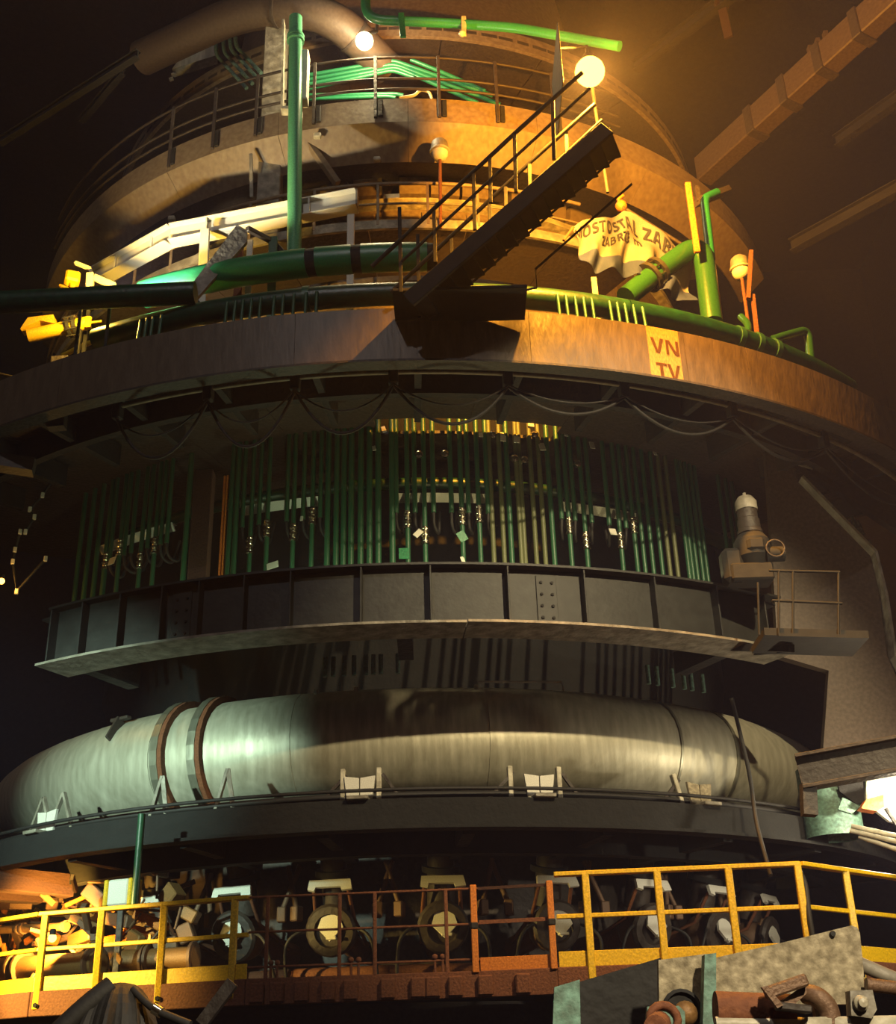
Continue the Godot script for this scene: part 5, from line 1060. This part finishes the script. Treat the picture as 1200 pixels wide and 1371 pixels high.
func foreground() -> void:
	var hl := thing("fill_lamp", "added fill lamp far behind the viewer, lifting the dark parts", "lamp", FILL_LAMP)  # added fill lamp, brightens dark surfaces from behind the viewer
	put("bulb", Mb.new().ball(FILL_LAMP, 0.2, 12), mats.unseen_lamp_glow, hl)
	put("cap", Mb.new().lathe([Vector2(0.15, 0.15), Vector2(0.12, 0.3), Vector2(0, 0.32)], Transform3D(Basis(), FILL_LAMP), 12), mats.black, hl)
	# unseen flood lights, placed to light the silver pipe, right railing and machine
	flood("unseen flood lamp above the view, placed to light the silver pipe", FLOOD_HIGH, Vector3(3.0, 7.0, 9.0), mats.unseen_lamp_glow)
	flood("unseen flood lamp left of the viewer, placed to light the silver pipe", FLOOD_SIDE, Vector3(-5.0, 7.0, 8.0), mats.unseen_lamp_glow)
	flood("unseen flood lamp far right of the viewer, placed to light the right railing", FLOOD_RIGHT, Vector3(5.6, 4.0, 8.6), mats.unseen_lamp_glow)
	flood("unseen flood lamp above the viewer, placed to light the grey machine", FLOOD_FLOOR, Vector3(1.6, 2.6, 14.0), mats.unseen_lamp_glow)
	var b := Transform3D(Basis(), Vector3(0, 0, 24.0))
	var t := thing("grey_machine", "grey and teal plated machine body in the lower right foreground", "machine", Vector3(2.0, 0.0, 24.0))
	put("side_plate", Mb.new().prism(PackedVector2Array([Vector2(1.365, 1.968), Vector2(1.478, 1.996), Vector2(1.461, 1.673), Vector2(1.333, 1.676)]), b.translated(Vector3(0, 0, 0.3)), 0.04), mats.teal, t)
	put("recess", Mb.new().prism(PackedVector2Array([Vector2(1.526, 2.031), Vector2(1.950, 2.134), Vector2(1.902, 1.671), Vector2(1.501, 1.682)]), b.translated(Vector3(0, 0, -0.4)), 0.05), mats.black, t)
	put("cheek_plate", Mb.new().prism(PackedVector2Array([Vector2(1.876, 2.091), Vector2(2.098, 2.111), Vector2(2.045, 1.661), Vector2(1.840, 1.667)]), b, 0.05), mats.concrete, t)
	put("corner_strip", Mb.new().prism(PackedVector2Array([Vector2(2.062, 2.095), Vector2(2.114, 2.100), Vector2(2.061, 1.659), Vector2(1.998, 1.660)]), b.translated(Vector3(0, 0, 0.15)), 0.08), mats.teal, t)
	put("big_plate", Mb.new().prism(PackedVector2Array([Vector2(2.122, 2.085), Vector2(2.448, 2.144), Vector2(2.762, 2.207), Vector2(2.787, 2.196), Vector2(2.794, 2.173), Vector2(2.783, 2.012), Vector2(2.762, 1.870), Vector2(2.098, 1.889)]), b.translated(Vector3(0, 0, 0.1)), 0.06), mats.concrete, t)
	put("bolt_hole", Mb.new().lathe([Vector2(0.014, 0), Vector2(0.012, 0.01), Vector2(0, 0.01)], frame(Vector3(0, 0, 1), Vector3(2.666, 2.172, 24.140)), 10), mats.black, t)
	put("base", Mb.new().at(Vector3(2.0, 0.75, 24.0), Vector3(1.7, 1.5, 0.8), 0.03), mats.dark_steel, t)
	var c := thing("drive_roller", "rusty brown horizontal cylinder lying before the grey plate", "roller", Vector3(2.167, 1.794, 24.400))
	put("cylinder", Mb.new().tube([Vector3(2.031, 1.851, 24.450), Vector3(2.357, 1.830, 24.450)], 0.075, 18), mats.rust, c)
	put("pale_edge", Mb.new().tube([Vector3(2.015, 1.794, 24.500), Vector3(2.378, 1.781, 24.500)], 0.03, 10), mats.pale_steel, c)
	var k := thing("clamp_bracket", "dark tilted channel bracket on the rusty cylinder", "bracket", Vector3(2.289, 1.871, 24.600))
	put("channel", Mb.new().bar(Vector3(2.220, 1.901, 24.600), Vector3(2.388, 1.949, 24.600), 0.1, 0.05, Vector3.UP, 0.008), mats.casting, k)
	put("end_wall", Mb.new().prism(PackedVector2Array([Vector2(2.190, 1.922), Vector2(2.212, 1.927), Vector2(2.269, 1.851), Vector2(2.243, 1.841)]), b.translated(Vector3(0, 0, 0.65)), 0.03), mats.casting, k)
	put("floor_plate", Mb.new().bar(Vector3(2.256, 1.851, 24.600), Vector3(2.389, 1.833, 24.600), 0.1, 0.03, Vector3.UP, 0.006), mats.dark_steel, k)
	put("web", Mb.new().prism(PackedVector2Array([Vector2(2.261, 1.858), Vector2(2.390, 1.932), Vector2(2.391, 1.898), Vector2(2.329, 1.853)]), b.translated(Vector3(0, 0, 0.58)), 0.02), mats.casting, k)
	var y := thing("yoke", "worn metal yoke curving down right of the dark bracket", "yoke", Vector3(2.456, 1.782, 24.500))
	put("arm", Mb.new().tube(bend([Vector3(2.406, 1.902, 24.500), Vector3(2.447, 1.886, 24.550), Vector3(2.488, 1.833, 24.550), Vector3(2.473, 1.740, 24.550)], 0.05), 0.042, 10), mats.casting, y)
	put("plate", Mb.new().prism(PackedVector2Array([Vector2(2.419, 1.902), Vector2(2.499, 1.894), Vector2(2.518, 1.780), Vector2(2.438, 1.782)]), b.translated(Vector3(0, 0, 0.5)), 0.05), mats.casting, y)
	var e := thing("bearing_block", "pale square bearing block with a round stud at the lower right", "bearing", Vector3(2.589, 1.782, 24.600))
	put("block", Mb.new().prism(PackedVector2Array([Vector2(2.557, 1.900), Vector2(2.650, 1.901), Vector2(2.655, 1.826), Vector2(2.628, 1.793), Vector2(2.547, 1.806)]), b.translated(Vector3(0, 0, 0.6)), 0.07), mats.grey_steel, e)
	put("stud", Mb.new().lathe([Vector2(0.032, 0), Vector2(0.03, 0.02), Vector2(0.02, 0.03), Vector2(0.018, 0.045), Vector2(0, 0.05)], frame(Vector3(0, 0, 1), Vector3(2.589, 1.851, 24.640)), 14), mats.pale_steel, e)
	tag(put("shaft_rod", Mb.new().tube([Vector3(2.762, 1.948, 24.200), Vector3(3.086, 1.902, 24.200)], 0.03, 10), mats.casting), "brown shaft running out to the right edge beside the bearing block", "shaft")
	tag(put("slanted_pipe", Mb.new().tube([Vector3(2.867, 2.066, 23.800), Vector3(3.081, 1.967, 23.800)], 0.035, 12), mats.grey_steel), "short worn pipe slanting down at the right edge beside the grey plate", "pipe")
	tag(put("lower_rail", Mb.new().bar(Vector3(2.366, 1.782, 24.550), Vector3(2.844, 1.778, 24.550), 0.08, 0.05, Vector3.UP, 0.008), mats.pale_steel), "pale worn rail along the bottom right edge", "rail")
	var r := thing("pipe_lug", "teal square lug with a rusty round pin before the beige plate", "lug", Vector3(1.818, 1.803, 24.400))
	put("plate", Mb.new().prism(PackedVector2Array([Vector2(1.749, 1.873), Vector2(1.883, 1.872), Vector2(1.906, 1.848), Vector2(1.899, 1.760), Vector2(1.732, 1.765)]), b.translated(Vector3(0, 0, 0.4)), 0.05), mats.teal, r)
	put("pin", Mb.new().tube([Vector3(1.811, 1.815, 24.350), Vector3(1.750, 1.783, 24.600)], 0.05, 14), mats.rust, r)
	put("ring", Mb.new().tube(ringpts(Vector3(1.812, 1.817, 24.430), 0.06), 0.018, 8, false, true), mats.rust, r)
	var h := thing("round_port", "dark round port with a copper coloured ball in the beige plate", "port", Vector3(1.960, 1.848, 24.050))
	put("bore", Mb.new().lathe([Vector2(0.09, 0), Vector2(0.09, 0.02), Vector2(0.075, 0.03), Vector2(0.07, 0.005), Vector2(0, 0.005)], frame(Vector3(0, 0, 1), Vector3(1.959, 1.874, 24.030)), 18), mats.black, h)
	put("ball", Mb.new().ball(Vector3(1.963, 1.855, 24.100), 0.055, 14), mats.gear_brown, h)
	# dark covered hose heap at lower left
	var m := thing("hose_heap", "dark draped cover with hoses at the bottom left", "cover", Vector3(-0.635, 1.735, 24.000))
	var mb := Mb.new()
	var f := func(u: float, v: float) -> Vector3:
		var ang := u * TAU
		var rad := lerpf(0.03, 0.34, pow(v, 0.7)) * (1.0 + 0.14 * sin(ang * 9.0) * v + 0.07 * sin(ang * 17.0 + 1.0) * v)
		return Vector3(-0.620, 2.063, 24.000) + Vector3(rad * cos(ang) * 0.7, -0.04 * v - 0.5 * pow(v, 2.0), rad * sin(ang))
	for i in 72:
		for j in 10:
			var p0: Vector3 = f.call(i / 72.0, j / 10.0); var p1: Vector3 = f.call((i + 1) / 72.0, j / 10.0); var p2: Vector3 = f.call((i + 1) / 72.0, (j + 1) / 10.0); var p3: Vector3 = f.call(i / 72.0, (j + 1) / 10.0)
			var o := (p2 - Vector3(-0.599, 1.827, 24.000)); mb.quad(p0, p1, p2, p3, o)
	put("cover", mb, mats.rubber, m)
	put("side_fold", Mb.new().tube(bend([Vector3(-0.637, 2.044, 24.100), Vector3(-0.743, 1.949, 24.150), Vector3(-0.884, 1.798, 24.200)], 0.1), 0.05, 10), mats.rubber, m)
	put("hose", Mb.new().tube(bend([Vector3(-0.540, 2.028, 24.100), Vector3(-0.429, 1.935, 24.150), Vector3(-0.247, 1.866, 24.200)], 0.08), 0.018, 8), mats.rubber, m)
	put("clamp", Mb.new().tube([Vector3(-0.426, 1.941, 24.150), Vector3(-0.389, 1.920, 24.160)], 0.024, 10), mats.chrome, m)
	put("stand", Mb.new().at(Vector3(-0.66, 0.8, 23.9), Vector3(0.3, 1.6, 0.3), 0.03), mats.dark_steel, m)
	tag(put("slope_sheet", Mb.new().prism(PackedVector2Array([Vector2(-1.181, 1.824), Vector2(-0.836, 2.073), Vector2(-0.774, 1.813)]), Transform3D(Basis(), Vector3(0, 0, 23.5)), 0.04), mats.dark_steel), "dull sloping sheet behind the draped cover at bottom left", "sheet")
	tag(put("leaning_bar", Mb.new().bar(Vector3(-0.989, 2.428, 19.000), Vector3(-1.237, 2.107, 19.000), 0.1, 0.1), mats.dark_steel), "dark bar leaning under the end of the left yellow railing", "bar")
